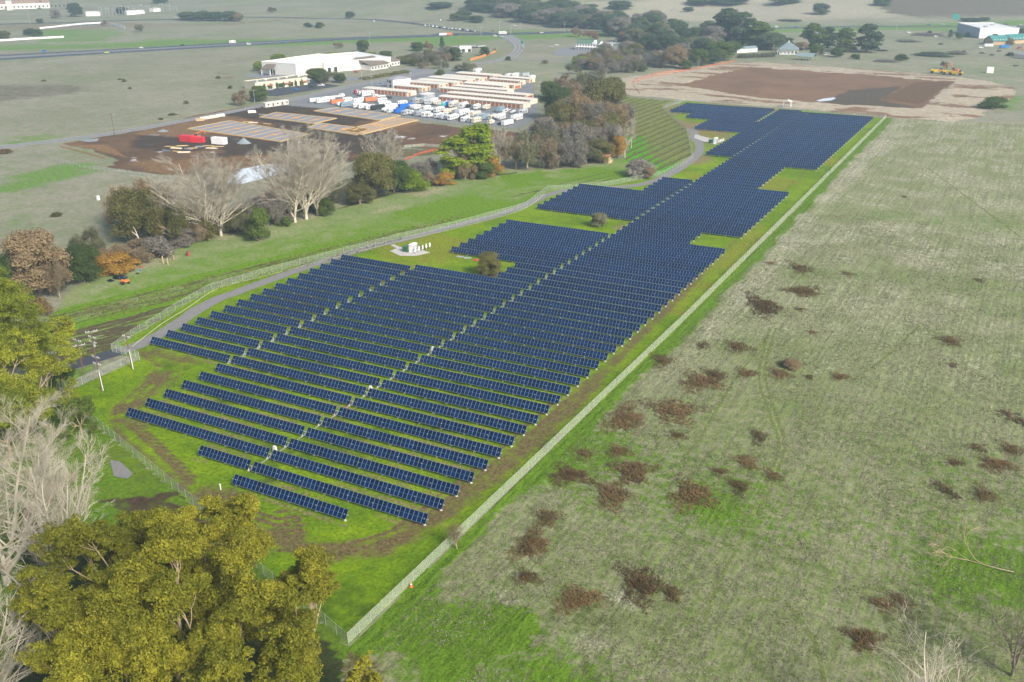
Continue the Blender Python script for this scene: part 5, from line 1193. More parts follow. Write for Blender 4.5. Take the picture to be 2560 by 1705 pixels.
t, L = building('house', 'hip roofed house with white veranda at the far side of the basin', (1948, 136), (1990, 137), 15, 4.6, M_wpaint, M_blroof, 'hip', row_doors(19, 1.4, 2, M_glassd, 1.7, 'window', z0=1), rise=6.2, over=2.2, cat='house')
b = MB(); [b.box((x, -1.9, 2.2), (.3, .3, 4.4), M_wpaint) for x in np.linspace(-1.5, L+1.5, 7)]; b.build('porch_post', t); MB().box((L/2, 7.3, 11.2), (.9, .9, 1.6), M_wpaint).build('chimney', t)
t = thing('pavilion', 'open timber gable pavilion beside the hip roofed house', 'pavilion', tuple(G(2015, 150)), a0)
b = MB(); [b.box((x, y, 1.6), (.35, .35, 3.2), M_tan) for x in (-5, 0, 5) for y in (-3.5, 3.5)]; b.build('post', t)
MB().prism([(-5.2, 3.1), (0, 6), (5.2, 3.1), (5.2, 3.4), (0, 6.35), (-5.2, 3.4)], -8, 8, M_blroof, 'x').build('roof', t)
building('shed', 'long shed with white gable end behind the olive hedge', (1843, 132), (1893, 130), 8, 3.4, M_wpaint, M_blroof, 'gable', rise=1.8, cat='shed')
t, L = building('warehouse', 'large white flat roofed warehouse far off in the right corner', (2447, 96), (2544, 96), 75, 10, mat('bright_white_wall', (.80, .80, .80), .7), M_wroof, 'flat', par=.7)
MB().box((-.15, 37, 5), (.3, 74, 9.9), mat('grey_blue_wall', (.34, .37, .43), .8)).build('side_wall', t)
for k in range(5): MB().box((12+k*15, 20+(k % 2)*24, 10.6), (3.5, 3.5, 1.1), M_grroof).build('roof_vent', t)
for px1, px2, lb in (((2482, 113), (2520, 112), 'low tan building with teal roof and dormers before the far warehouse'), ((2530, 110), (2572, 108), 'low teal roofed building at the right picture edge')):
    t, L = building('office', lb, px1, px2, 18, 4, M_tan, M_teal, 'gable', rise=4.5, over=1)
    for k in range(5): MB().prism([(-1.1, 4.4), (0, 5.8), (1.1, 4.4)], .4, 5, M_wroof, 'y').build('dormer', t, (L*(k+.6)/5.4, 0, 0))
building('shed', 'low pale shed with grey roof at the right edge of the grey pasture', (2536, 144), (2566, 149), 9, 3.0, M_cream, M_grroof, 'gable', rise=1.2, cat='shed')
building('estate', 'long white estate building at the top left corner', (-30, 25), (125, 22), 22, 9, M_wwall, mat('clay_roof', (.33, .22, .16), .8), 'gable', row_doors(120, 2.4, 4, M_glassd, 3, 'window', z0=2), rise=4, cat='building')
building('estate_tower', 'white square tower on the estate building', (18, 26), (26, 26), 9, 15, M_wwall, M_wwall, 'flat', cat='tower')
t, L = building('utility_building', 'white utility sheds in front of the substation', (215, 41), (250, 40), 12, 5, M_wwall, M_wroof, 'gable', rise=1.5)
building('utility_building', 'longer white utility shed under the substation steelwork', (318, 38), (362, 34), 12, 4.5, M_wwall, M_wroof, 'gable', rise=1.5)
building('utility_building', 'small white utility shed at the right part of the substation', (384, 30), (402, 28), 9, 5, M_wwall, M_wroof, 'flat')
building('nursery_shed', 'white open nursery canopy by the orange fence', (1150, 131), (1178, 130), 9, 4, M_wpaint, M_wroof, 'gable', [(2, 5, .2, 3, M_glassd, 'door'), (8, 11, .2, 3, M_glassd, 'door')], rise=1.6, cat='shed')
fence('board_fence', 'orange board fence around the nursery yard', GP([(1176, 152), (1200, 146), (1222, 138), (1240, 131), (1238, 122)]), 2.4, 4, mat('orange_boards', (.50, .22, .06), .8), post=M_wood, rail=False)
rngv = np.random.default_rng(9)
for k in range(9): q = G(1128+k*9, 122-k*.5); b = MB(); b.box((0, 0, 1.3), (6, 14, .25), M_wroof); [b.box((x, y, .6), (.2, .2, 1.2), M_galv) for x in (-2.5, 2.5) for y in (-6, 6)]; tag(b.build('nursery_bench', loc=tuple(q), rz=a0), 'pale nursery frame in the row behind the canopy, '+ordw(k+1)+' from the left', 'nursery frame', 'nursery frames')
t = thing('barn', 'small tan shed with rusty roof half hidden under creek trees', 'shed', tuple(G(1515, 406)), a0)
MB().box((0, 0, 1.5), (5, 4, 3), M_tan).build('wall', t); MB().prism([(-2.4, 3), (0, 4.2), (2.4, 3), (2.4, 3.15), (0, 4.4), (-2.4, 3.15)], -2.9, 2.9, mat('rust_roof', (.30, .15, .09), .8), 'x').build('roof', t)
MB().box((-.8, -2.02, 1.1), (1.1, .1, 2), M_glassd).build('door', t)
# ------------------------------------------------------------------ inverter pads and yard gear
def inverter(px, py, label, n, cl):
    q = G(px, py); t = thing('inverter_station', label, 'inverter', (q[0], q[1], .13), 0)
    b = MB(); b.box((0, 0, .9), (2.3, 2.0, 1.8), M_green_box); b.box((0, -.05, 1.86), (2.5, 2.2, .12), M_green_box); b.build('transformer', t)
    for k in (-.55, .55): MB().box((k, -1.03, .9), (1.0, .08, 1.5), mat('green_panel', (.045, .12, .06), .4)).build('door', t)
    b = MB(); b.box((2.1, 1.0, 1.35), (1.5, 3.2, 2.7), M_white); b.box((2.1, 1.0, 2.76), (1.7, 3.4, .1), M_white); b.build('cabinet', t)
    for k in range(4): MB().box((2.9, -.1+k*.75, 1.5), (.08, .6, 1.9), M_galv).build('vent', t)
    for k in range(n):
        s = thing('combiner_box', f'white combiner box on steel legs, {ordw(k+1)} of the row at the {cl}', 'electrical box', (q[0]+4.2+k*.35, q[1]-.6+k*1.75, .1), R(-60), f'combiner boxes at the {cl}')
        MB().box((0, 0, 1.45), (.95, .4, 1.3), M_white).build('box', s); MB().box((0, -.21, 1.45), (.8, .04, 1.1), M_wpaint).build('door', s)
        for x in (-.35, .35): MB().box((x, 0, .4), (.09, .09, .8), M_galv).build('leg', s)
inverter(1017, 629, 'green transformer and white inverter cabinet on the near gravel pad', 5, 'near inverter pad'); inverter(1778, 358, 'green transformer and white inverter cabinet on the far gravel pad', 4, 'far inverter pad')
for k, (px, py) in enumerate(((1150, 643), (1169, 646))): q = G(px, py); tag(MB().box((0, 0, .1), (2.6, 1.3, .12), M_galv).build('steel_plate', loc=(q[0], q[1], .1), rz=.5*k), f'grey flat sheet lying on the turf, {"left" if k == 0 else "right"} one under the solar table edge', 'sheet')
q = G(1190, 651); b = MB(); b.box((0, 0, .2), (1.9, 1.1, .22), mat('red_plastic', (.55, .06, .05), .4), taper=.8); b.box((0, 0, .36), (.9, .5, .1), mat('red_plastic', (.55, .06, .05), .4)); tag(b.build('red_tray', loc=(q[0], q[1], .08)), 'red plastic tray on the turf by the small olive tree', 'tray')
q = G(1968, 269); t = thing('frame_shelter', 'white steel frame shelter between the array and the excavated basin', 'shelter', tuple(q), 0)
b = MB(); [b.box((x, y, 1.8), (.3, .3, 3.6), M_wpaint) for x in (-2.2, 2.2) for y in (-1.5, 1.5)]; b.build('post', t); MB().prism([(-2.7, 3.6), (0, 4.6), (2.7, 3.6), (2.7, 3.8), (0, 4.85), (-2.7, 3.8)], -2.0, 2.0, M_wroof).build('roof', t)
q = G(1725, 290); tag(MB().tube((0, 0, 0), (0, 0, 1.4), 1.2, M_conc, 1.0, 12).build('concrete_tank', loc=tuple(q)), 'round pale concrete tank by the stepped corner of the solar array', 'tank')
q = G(180*1+371, 1218)
tag(MB().tube((0, 0, 0), (0, 0, 1.3), .11, M_white, n=8).box((0, 0, 1.32), (.3, .3, .06), M_white).build('marker_post', loc=tuple(G(552, 1225))), 'short white marker post on the turf in front of the nearest table', 'post')
def pole(px, pb, pt, label, gear, riser=False, thick=.16):
    p = G(px, pb); H = height_to(p, pt); t = thing('utility_pole', label, 'utility pole', tuple(p), R(20))
    MB().tube((0, 0, -.3), (0, 0, H), thick, M_pole, thick*.72, 10).build('pole', t)
    for z, dy in gear:
        b = MB(); b.box((0, .16, H-z), (2.8, .1, .12), M_galv); b.box((0, -.16, H-z), (2.8, .08, .1), M_galv); b.build('crossarm', t, (0, dy, 0), R(35) if dy else R(-25))
        i0 = None
        for x in (-1.35, -.7, .7, 1.35):
            b = MB(); b.tube((0, 0, 0), (0, 0, .14), .06, M_white, n=8); b.tube((0, 0, .14), (0, 0, .28), .09, M_white, .04, 8)
            a_ = R(35) if dy else R(-25); b.build('insulator', t, (x*math.cos(a_), dy+x*math.sin(a_), H-z+.08))
    if riser: MB().tube((.5, -.25, 0), (.2, -.1, H*.5), .09, M_white, n=8).build('riser_conduit', t); MB().box((.05, -.1, H*.52), (.45, .4, .5), M_galv).build('junction_box', t)
    else:
        MB().tube((.35, -.1, H*.62), (.35, -.1, H*.62+.8), .28, M_galv, n=12).build('transformer_can', t)
    return t
pole(330, 922, 833, 'tan utility pole with white riser beside the gate leaf', ((1.0, 0),), True); pole(255, 976, 880, 'brown utility pole with white riser standing in the turf', ((1.4, 0), (3.2, 0)), True)
pole(211, 942, 850, 'thin dark utility pole by the driveway, wide white crossarms on top', ((.2, 0), (1.6, .3))); pole(246, 928, 828, 'rear utility pole with white switch gear and round lamp dish', ((.2, .2), (1.7, 0), (3, 0)), thick=.12); pole(158, 985, 880, 'utility pole rising among the left eucalyptus, white gear at its top', ((.2, .2), (1.7, 0)))
for k, (px, pb, pt, lb) in enumerate(((286, 336, 284, 'wooden power pole beside the local road, left of the dirt lot'), (637, 258, 224, 'power pole in front of the green tree by the cream building'), (905, 205, 178, 'light pole at the warehouse street corner'), (930, 213, 190, 'tall pole at the entrance street by the hedge'), (1104, 173, 149, 'white power pole at the bend near the mossy trees'), (1027, 205, 180, 'pole among the upper storage rows'), (2009, 128, 112, 'power pole beside the shed behind the basin'), (1933, 133, 112, 'lamp pole left of the hip roofed house'), (2240, 82, 60, 'double power pole in the grey pasture by the far road'), (75, 60, 22, 'tall white pole below the estate building'), (495, 25, -2, 'tall white pole right of the substation'), (423, 27, 8, 'leaning white pole in the substation'), (797, 18, 2, 'pole on the far ridge'), (1278, 93, 62, 'tall lamp post at the junction, left one'), (1300, 80, 56, 'tall white signal pole at the junction, middle one'), (1249, 78, 50, 'traffic signal pole behind the junction'), (1203, 95, 67, 'lamp post left of the junction'), (925, 100, 80, 'lamp post beside the highway'), (1411, 80, 56, 'lamp post on the crossroad behind the farmhouse'), (1487, 74, 48, 'power pole left of the reddish tree on the crossroad'), (1541, 118, 95, 'power pole at the right end of the farmhouse wall'))):
    p = G(px, pb); H = max(4, height_to(p, pt)); t = thing('street_pole', lb, 'pole', tuple(p), a0+R(60)); r = .16
    MB().tube((0, 0, 0), (0, 0, H), r, M_pole if k in (0,) else M_galv, r*.7, 8).build('pole', t); b = MB(); b.box((.0 if k < 8 else .9, 0, H-.5), (2.4, .14, .14), M_pole if k == 0 else M_galv); b.box((1.2, 0, H-.42), (.3, .2, .25), M_white); b.build('arm', t)
# substation lattice
for k in range(12):
    px, pb, pt = (252+k*17, 40-k*.9, 14-k*.8+(k % 3)*4); p = G(px, pb); H = max(10, height_to(p, pt)); t = thing('substation_frame', f'grey substation steel frame, {ordw(k+1)} from the left', 'steel frame', tuple(p), a0, 'substation steel frames'); b = MB()
    for x in (-4, 4):
        for y in (-.5, .5): b.tube((x, y, 0), (x*.96, y*.3, H), .16, M_galv, n=4)
        for z in np.arange(1, H-1, 2.2): b.tube((x, -.5, z), (x, .5, z+1.6), .09, M_galv, n=4)
    b.build('tower', t); b = MB(); b.box((0, 0, H-1), (8.6, .7, .5), M_galv); b.box((0, 0, H*.6), (8.2, .5, .35), M_galv); b.build('beam', t); b = MB(); [b.tube((x, 0, H-2.6), (x, 0, H-1.2), .2, M_wpaint, n=6) for x in (-2.5, 0, 2.5)]; b.build('insulator', t)
# ------------------------------------------------------------------ building site
M_form = mat('timber_formwork', (.52, .37, .17), .8); M_formo = mat('orange_formwork', (.58, .30, .10), .8); M_slab = mat('wet_slab', (.23, .23, .235), .5, var=.2, scale=.12)
def pad(px, label, cross=4):
    P = GP(px); o = G(*px[0]); t = thing('foundation_pad', label, 'foundation', (o[0], o[1], .08)); Q = [np.array(p)-o[:2] for p in P]
    b = MB(); n = len(Q); vs = [(*q, .28) for q in Q]+[(*q, -.1) for q in Q]; a = sum(Q[i][0]*Q[(i+1) % n][1]-Q[(i+1) % n][0]*Q[i][1] for i in range(n)); top = tuple(range(n)) if a > 0 else tuple(range(n-1, -1, -1)); b.add(vs, [top]+[(i, (i+1) % n, n+(i+1) % n, n+i) for i in range(n)], M_slab); b.build('slab', t)
    b = MB()
    for i in range(n):
        c, d = Q[i], Q[(i+1) % n]; e = d-c; b.box((*((c+d)/2), .22), (np.linalg.norm(e)+.6, 1.1, .5), M_form, rz=math.atan2(e[1], e[0]))
    b.build('formwork', t)
    for k in range(1, cross):
        c = Q[0]+(Q[1]-Q[0])*k/cross; d = Q[3]+(Q[2]-Q[3])*k/cross; e = d-c; MB().box((*((c+d)/2), .33), (np.linalg.norm(e)-1.4, .7, .16), M_formo if k % 2 else M_form, rz=math.atan2(e[1], e[0])).build('form_board', t)
        if k % 2: c2 = (c+d)/2; MB().box((*c2, .36), (4.5, 3, .14), M_formo, rz=math.atan2(e[1], e[0])).build('form_panel', t)
    return t
pad([(470, 323), (700, 355), (770, 337), (575, 303)], 'largest formwork foundation pad beside the red containers', 9); pad([(650, 294), (785, 310), (840, 297), (690, 283)], 'formwork foundation pad in the middle of the dirt lot', 6); pad([(785, 279), (950, 302), (1000, 290), (845, 271)], 'formwork pad along the parked trailers', 5)
pad([(770, 320), (890, 338), (925, 324), (800, 309)], 'formwork pad behind the tall poplars', 5); pad([(855, 328), (905, 337), (1045, 301), (990, 296)], 'long narrow formwork pad at the right of the dirt lot', 6)
def cont(name, label, px, py, d, m, rz=0, cat='container', group=None, rib=True):
    q = G(px, py); t = thing(name, label, cat, (q[0], q[1], .12), rz, group); MB().box((0, 0, d[2]/2), d, m).build('body', t)
    if rib: b = MB(); [b.box((x, s*(d[1]/2+.03), d[2]/2), (.12, .06, d[2]*.9), m) for x in np.arange(-d[0]/2+.4, d[0]/2-.2, .6) for s in (-1, 1)]; b.build('rib', t)
    MB().box((d[0]/2+.03, 0, d[2]/2), (.06, d[1]*.92, d[2]*.9), m).build('door', t); return t
M_red = mat('red_steel', (.55, .03, .045), .5); M_blue = mat('blue_tarp', (.015, .13, .50), .5); M_orp = mat('orange_paint', (.65, .17, .05), .5); M_ylw = mat('yellow_paint', (.62, .40, .03), .5); M_oct = mat('orange_container', (.55, .17, .08), .6)
cont('container', 'red container, left of the pair on the dirt lot', 470, 354, (9, 3.2, 3.4), M_red, R(8)); cont('container', 'red container, right of the pair under the orange telehandler boom', 494, 356, (8, 3.2, 3.0), M_red, R(14)); cont('container', 'white box container on the dirt lot beside the gravel heap', 549, 360, (8.5, 3.2, 3.6), M_wpaint, R(6))
cont('container', 'small white container with blue end past the excavated basin', 2474, 183, (5, 3, 4.5), M_wpaint, R(10), rib=False)
def telehandler(px, py, label, s=1.0):
    q = G(px, py); t = thing('telehandler', label, 'construction machine', (q[0], q[1], .1), R(30)); b = MB(); b.box((0, 0, 1.2), (4.2, 1.9, 1.0), M_orp); b.box((-.3, -.5, 2.2), (1.5, .9, 1.2), M_glassd); b.build('body', t)
    MB().tube((-2.2, .4, 2.0), (4.4, .4, 4.4), .34, M_orp, .24, 8).tube((4.4, .4, 4.4), (5.0, .4, 2.6), .2, M_orp).build('boom', t)
    for x in (-1.4, 1.4):
        for y in (-1.05, 1.05): MB().tube((x, y-.2, .65), (x, y+.2, .65), .65, M_tyre, n=14).build('wheel', t)
telehandler(492, 347, 'orange telehandler between the red containers')
q = G(605, 362); V, F = [], []; 
def heap(name, label, px, py, wpx, h, m, cat='heap'):
    q = G(px, py); W = wpx*depth(q)/FPX/2; n = 24; vs = [(0, 0, h)]; fs = []; rg = np.random.default_rng(px)
    for r in range(1, 6):
        for k in range(n): a = 6.283*k/n; rr = W*r/5*(1+rg.uniform(-.1, .1)); vs.append((rr*math.cos(a), rr*.75*math.sin(a), h*(1-r/5)**1.1+rg.uniform(-.06, .06)*(r < 5)*h-.05))
    for k in range(n): fs.append((0, 1+k, 1+(k+1) % n))
    for r in range(4):
        for k in range(n): fs.append((1+r*n+k, 1+(r+1)*n+k, 1+(r+1)*n+(k+1) % n, 1+r*n+(k+1) % n))
    b = MB(); b.add(vs, fs, m); return tag(b.build(name, loc=tuple(q)), label, cat)
M_gr2 = road_mat('blue_gravel', (.22, .25, .27)); heap('gravel_heap', 'blue grey gravel heap right of the white container', 610, 358, 40, 3.2, M_gr2); heap('gravel_heap', 'flat grey gravel spread by the road corner of the dirt lot', 226, 351, 60, .5, M_gr2); heap('gravel_heap', 'small grey gravel heap beside the local road', 408, 328, 34, 1.2, M_gr2)
heap('tarp_heap', 'black plastic covered heap in front of the orange thicket', 300, 694, 44, 1.6, mat('black_plastic', (.008, .011, .016), .35)); heap('tarp_heap', 'low black plastic heap left of the larger one', 276, 702, 26, .7, mat('black_plastic', (.008, .011, .016), .35)); heap('tarp_heap', 'small black plastic strip right of the big black heap', 344, 684, 16, .4, mat('black_plastic', (.008, .011, .016), .35)); heap('blue_tarp', 'crumpled blue tarp near the orange leaves', 350, 676, 10, .5, M_blue, 'tarp'); heap('rusty_drum', 'rust brown junk pile behind the blue tarp', 354, 669, 14, .9, mat('rust', (.25, .09, .05), .8), 'junk pile')
q = G(313, 710); t = thing('garden_tractor', 'small orange tractor parked by the black tarp heap', 'tractor', (q[0], q[1], .05), R(60)); b = MB(); b.box((.5, 0, .95), (1.7, .8, .7), M_orp); b.box((-.7, 0, .9), (1.0, 1.0, .5), M_orp); b.build('body', t); MB().box((-.7, 0, 1.35), (.6, .6, .5), M_orp).build('seat', t); MB().tube((0, 0, 1.2), (-.15, 0, 1.7), .05, M_tyre).build('steering_column', t)
for x, y, r in ((-.7, .7, .6), (-.7, -.7, .6), (1.1, .5, .38), (1.1, -.5, .38)): MB().tube((x, y-.14, r), (x, y+.14, r), r, M_tyre, n=14).build('wheel', t)
for k, (px, py, m, d) in enumerate(((425, 636, M_cream, (1.3, 1, 1.2)), (471, 640, mat('rust', (.25, .09, .05), .8), (1.1, 1, 1.6)), (246, 500, M_wpaint, (1, 1, 1.8)), (420, 662, M_tan, (.3, .3, 2.4)), (408, 658, M_tan, (.3, .3, 2.4)), (435, 650, M_tan, (.25, .25, 1.6)))):
    b = MB(); b.box((0, 0, d[2]/2), d, m); b.box((0, 0, d[2]+.05), (d[0]*1.08, d[1]*1.08, .1), m); tag(b.build('beehive_box' if k < 3 else 'wooden_post', loc=tuple(G(px, py))), ['cream box on the meadow below the grey brush pile', 'rust coloured drum on the meadow right of the cream box', 'white marker box alone in the pasture behind the creek', 'tall tan post beside the cream box, right one', 'tall tan post beside the cream box, left one', 'short tan post between the cream box and the rust drum'][k], 'box' if k < 3 else 'post')
rgl = np.random.default_rng(4)
for k in range(16):
    px, py = [(425, 368), (440, 372), (455, 366), (470, 374), (442, 380), (460, 382), (480, 372), (500, 368), (520, 366), (528, 372), (545, 368), (415, 378), (620, 306), (633, 308), (668, 311), (655, 287)][k]; q = G(px, py); m = [M_form, M_cream, M_form, M_gr2][k % 4]; b = MB(); [b.box((0, j*.28-.4, .2+.16*(j % 2)), (rgl.uniform(4, 7), .24, .2+.2*(k % 2)), m) for j in range(5)]
    tag(b.build('lumber_stack', loc=(q[0], q[1], .1), rz=R(rgl.uniform(-10, 40))), ('pale' if k % 4 == 1 else 'grey' if k % 4 == 3 else 'tan')+' stack of boards on the dirt lot, '+ordw(k+1)+' from the swathe nearest the red containers', 'lumber', 'lumber stacks on the dirt lot')
for k, (px, py, m) in enumerate(((512, 299, M_cream), (525, 297, M_cream), (536, 295, M_cream), (552, 291, M_wpaint), (630, 283, M_wpaint), (500, 303, M_tan))):
    q = G(px, py); b = MB(); [b.tube((-2.5, j*.8, .45+.7*(j == 1)), (2.5, j*.8, .45+.7*(j == 1)), .42, m, n=10) for j in range(-1, 2)]; tag(b.build('pipe_stack', loc=(q[0], q[1], .1), rz=a0+R(60)), f'stack of {"white" if m is M_wpaint else "pale"} pipes along the road verge, {["second", "third", "fourth", "fifth", "last", "first"][k]} from the road sign', 'pipes', 'pipe stacks on the verge')
q = G(453, 299); t = thing('road_sign', 'orange diamond road work sign beside the local road', 'sign', tuple(q), R(-30)); b = MB(); b.box((0, 0, 1.9), (1.6, .06, 1.6), M_orp, tilt=Matrix.Rotation(R(45), 3, 'Y')); b.build('panel', t); b = MB(); b.tube((-.3, .05, 0), (0, .05, 1.4), .06, M_galv); b.tube((.3, .05, 0), (0, .05, 1.4), .06, M_galv); b.build('leg', t)
q = G(1305, 113); t = thing('road_sign', 'green highway guide sign beside the curving local road', 'sign', tuple(q), R(-30)); MB().box((0, 0, 3.2), (4.2, .12, 3.0), mat('sign_green', (.02, .35, .16), .5)).build('panel', t); b = MB(); [b.tube((x, .1, 0), (x, .1, 4.5), .1, M_galv) for x in (-1.4, 1.4)]; b.build('leg', t)
q = G(1306, 127); t = thing('road_sign', 'yellow warning sign at the farmhouse lot entrance', 'sign', tuple(q), R(-30)); MB().box((0, 0, 2.6), (2.0, .1, 2.0), M_ylw, tilt=Matrix.Rotation(R(45), 3, 'Y')).build('panel', t); MB().tube((0, .1, 0), (0, .1, 2.2), .09, M_galv).build('leg', t)
q = G(2388, 54); t = thing('billboard', 'turquoise sign board beyond the far road', 'sign', tuple(q), R(-10)); MB().box((0, 0, 6), (7, .4, 7), mat('turquoise', (.05, .5, .42), .5)).build('panel', t); b = MB(); [b.box((x, .3, 1.4), (.4, .4, 2.8), M_galv) for x in (-2, 2)]; b.build('leg', t)
q = G(1028, 1468); t = thing('traffic_cone', 'orange traffic cone at the foot of the straight fence', 'cone', (q[0], q[1], .06), 0); MB().tube((0, 0, .05), (0, 0, .95), .24, M_orp, .05, 12).build('cone', t); MB().box((0, 0, .03), (.55, .55, .06), M_orp).build('base', t); MB().tube((0, 0, .5), (0, 0, .68), .16, M_wpaint, .12, 12).build('band', t)
def excav(px, py, label, m, rz, arm=True):
    q = G(px, py); t = thing('excavator' if arm else 'scraper', label, 'construction machine', (q[0], q[1], .3), rz)
    if arm:
        b = MB(); [b.box((0, y, .6), (5.2, .9, 1.1), M_tyre) for y in (-1.5, 1.5)]; b.build('track', t); b = MB(); b.box((-.4, 0, 2.2), (4.4, 3.2, 1.7), m); b.box((1.2, 1.0, 3.4), (1.6, 1.1, 1.6), M_glassd); b.build('cab', t)
        MB().tube((1.5, 0, 2.6), (5.0, 0, 7.2), .5, m, .4).build('boom', t); MB().tube((5.0, 0, 7.2), (8.8, 0, 5.6), .4, m, .3).build('arm', t); MB().tube((8.8, 0, 5.6), (8.6, 0, 2.2), .45, m, .5).build('bucket', t)
    else:
        b = MB(); b.box((-3, 0, 2.0), (6, 3.0, 2.0), m); b.box((2.4, 0, 2.0), (3.2, 2.4, 1.4), m); b.box((2.0, 0, 3.3), (1.4, 1.6, 1.4), M_glassd); b.build('body', t)
        for x in (-4.8, 2.6):
            for y in (-1.6, 1.6): MB().tube((x, y-.35, 1.05), (x, y+.35, 1.05), 1.05, M_tyre, n=14).build('wheel', t)
excav(2387, 184, 'orange excavator with raised boom beside the yellow machines', M_orp, R(160)); excav(2376, 187, 'yellow articulated earthmover in front of the orange excavator', M_ylw, R(10), False); excav(2345, 184, 'yellow scraper at the left of the parked earthmovers', M_ylw, R(15), False); excav(2392, 189, 'yellow loader right under the orange boom', M_ylw, R(-10), False)
# ------------------------------------------------------------------ trailers, motorhomes, boats, cars
def wheels(t, xs, y, r):
    w0 = None
    for x in xs:
        for s in (-1, 1):
            if w0 is None: w0 = MB().tube((0, -.13, 0), (0, .13, 0), r, M_tyre, n=12).build('wheel', t, (x, s*y, r)); MB().tube((0, -.14, 0), (0, .14, 0), r*.5, M_galv, n=10).build('rim', w0)
            else: c = copy_tree(w0, t); c.location = (x, s*y, r)
def rv(L, W, H, body, kind):
    t = thing('travel_trailer', 'x', 'trailer'); b = MB(); z0 = .55
    if kind == 'trailer': prof = [(-L/2, z0), (L/2-.5, z0), (L/2, z0+.8), (L/2-.25, H-.35), (L/2-.7, H), (-L/2+.3, H), (-L/2, H-.3)]
    elif kind == 'fifth': prof = [(-L/2, z0), (L/2-2.6, z0), (L/2-2.6, z0+1.1), (L/2-.2, z0+1.1), (L/2, z0+1.5), (L/2-.5, H), (-L/2, H)]
    elif kind == 'motor': prof = [(-L/2, z0), (L/2-.3, z0), (L/2, z0+.5), (L/2-.05, z0+1.1), (L/2-.5, H-.5), (L/2-.9, H), (-L/2+.1, H), (-L/2, H-.2)]
    elif kind == 'cabover': prof = [(-L/2, z0), (L/2, z0), (L/2, z0+.8), (L/2-.9, z0+1.0), (L/2-1.3, z0+1.6), (L/2-.2, z0+1.8), (L/2-.5, H), (-L/2, H)]
    else: prof = [(-L/2, z0), (L/2, z0), (L/2, H), (-L/2, H)]
    b.prism(prof, -W/2, W/2, body); b.build('body', t)
    if kind != 'box':
        for x in np.arange(-L/2+1.1, L/2-1.6, 2.1):
            for s in (-1, 1): MB().box((x, s*(W/2+.015), z0+1.35), (1.0, .05, .6), M_glassd).build('window', t)
        MB().box((-L/2-.015, 0, z0+1.5), (.05, W*.5, .55), M_glassd).build('window', t)
        if kind in ('motor',): MB().box((L/2-.24, 0, z0+1.6), (.3, W*.86, .8), M_glassd, tilt=Matrix.Rotation(R(-20), 3, 'Y')).build('windscreen', t)
        MB().box((-.3, -W/2-.02, z0+.95), (.75, .05, 1.8), mat('rv_door', (.55, .55, .52), .5)).build('door', t)
        b = MB(); b.box((.5, 0, H+.12), (1.0, .9, .25), M_white); b.box((-1.8, .2, H+.06), (.5, .5, .14), M_glassd); b.build('roof_vent', t)
        b = MB(); [b.box((0, s*(W/2+.012), z0+.55), (L*.86, .03, .16), mat('rv_stripe', (.22, .26, .32), .5)) for s in (-1, 1)]; b.build('stripe', t)
    wheels(t, (-L*.12-.45, -L*.12+.45) if kind in ('trailer', 'fifth', 'box') else (-L*.28, L*.33), W/2-.1, .36)
    if kind in ('trailer', 'box'): MB().box((L/2+.5, 0, .5), (1.3, .12, .12), M_tyre).build('hitch', t)
    return t
def boat():
    t = thing('boat', 'x', 'boat'); b = MB(); prof = []; n = 8; V = []
    for i in range(n+1):
        x = -3.2+i*.85; w = 1.15*math.sqrt(max(0.01, 1-(max(0, i-3)/(n-3+.01))**2)); V += [(x, -w, 1.5), (x, -w*.7, .8), (x, 0, .55), (x, w*.7, .8), (x, w, 1.5), (x, 0, 1.75+.3*(i in (3, 4)))]
    F = [(i*6+k, (i+1)*6+k, (i+1)*6+(k+1) % 6, i*6+(k+1) % 6) for i in range(n) for k in range(6)]+[(0, 1, 2, 3, 4, 5)]
    b.add(V, F, M_wroof); b.build('hull', t); b = MB(); b.box((0, 0, .45), (6.6, .14, .14), M_galv); b.box((-.8, 0, .45), (.14, 2, .14), M_galv); b.build('boat_trailer', t); wheels(t, (-.8,), 1.05, .32); return t
def car(kind, body):
    t = thing('car', 'x', 'car'); b = MB(); L = 5.4 if kind == 'pickup' else 4.5
    lo = [(-L/2, .35), (L/2, .35), (L/2, .75), (L/2-.15, .9), (-L/2+.1, .98), (-L/2, .8)]; b.prism(lo, -.9, .9, body)
    if kind == 'pickup': b.prism([(-.35, .93), (1.5, .93), (.9, 1.65), (-.3, 1.65)], -.82, .82, body); b.box((-1.6, 0, 1.08), (2.0, 1.5, .12), M_tyre)
    elif kind == 'van': b.prism([(-L/2+.05, .93), (L/2-.4, .93), (L/2-1.2, 2.0), (-L/2+.15, 2.0)], -.88, .88, body)
    else: b.prism([(-1.7, .93), (1.2, .9), (.5, 1.45), (-1.1, 1.45)], -.8, .8, body)
    b.build('body', t); b = MB()
    if kind == 'pickup': g = [(-.38, 1.0), (1.38, 1.0), (.93, 1.58), (-.33, 1.58)]
    elif kind == 'van': g = [(-1.6, 1.2), (1.65, 1.2), (1.02, 1.85), (-1.6, 1.85)]
    else: g = [(-1.6, 1.0), (1.12, 1.0), (.5, 1.4), (-1.08, 1.4)]
    b.prism(g, -.895 if kind == 'van' else -.835, .895 if kind == 'van' else .835, M_glassd); b.build('window', t); wheels(t, (-L*.3, L*.31), .8, .33); return t
M_rvw = mat('rv_white', (.68, .68, .67), .4, var=.06); M_rvc = mat('rv_cream', (.66, .60, .48), .5); M_rvs = mat('rv_silver', (.46, .49, .52), .4, .3); M_rvg = mat('rv_grey_cover', (.34, .36, .37), .8); M_rvb = mat('rv_blue_grey', (.22, .30, .35), .5)
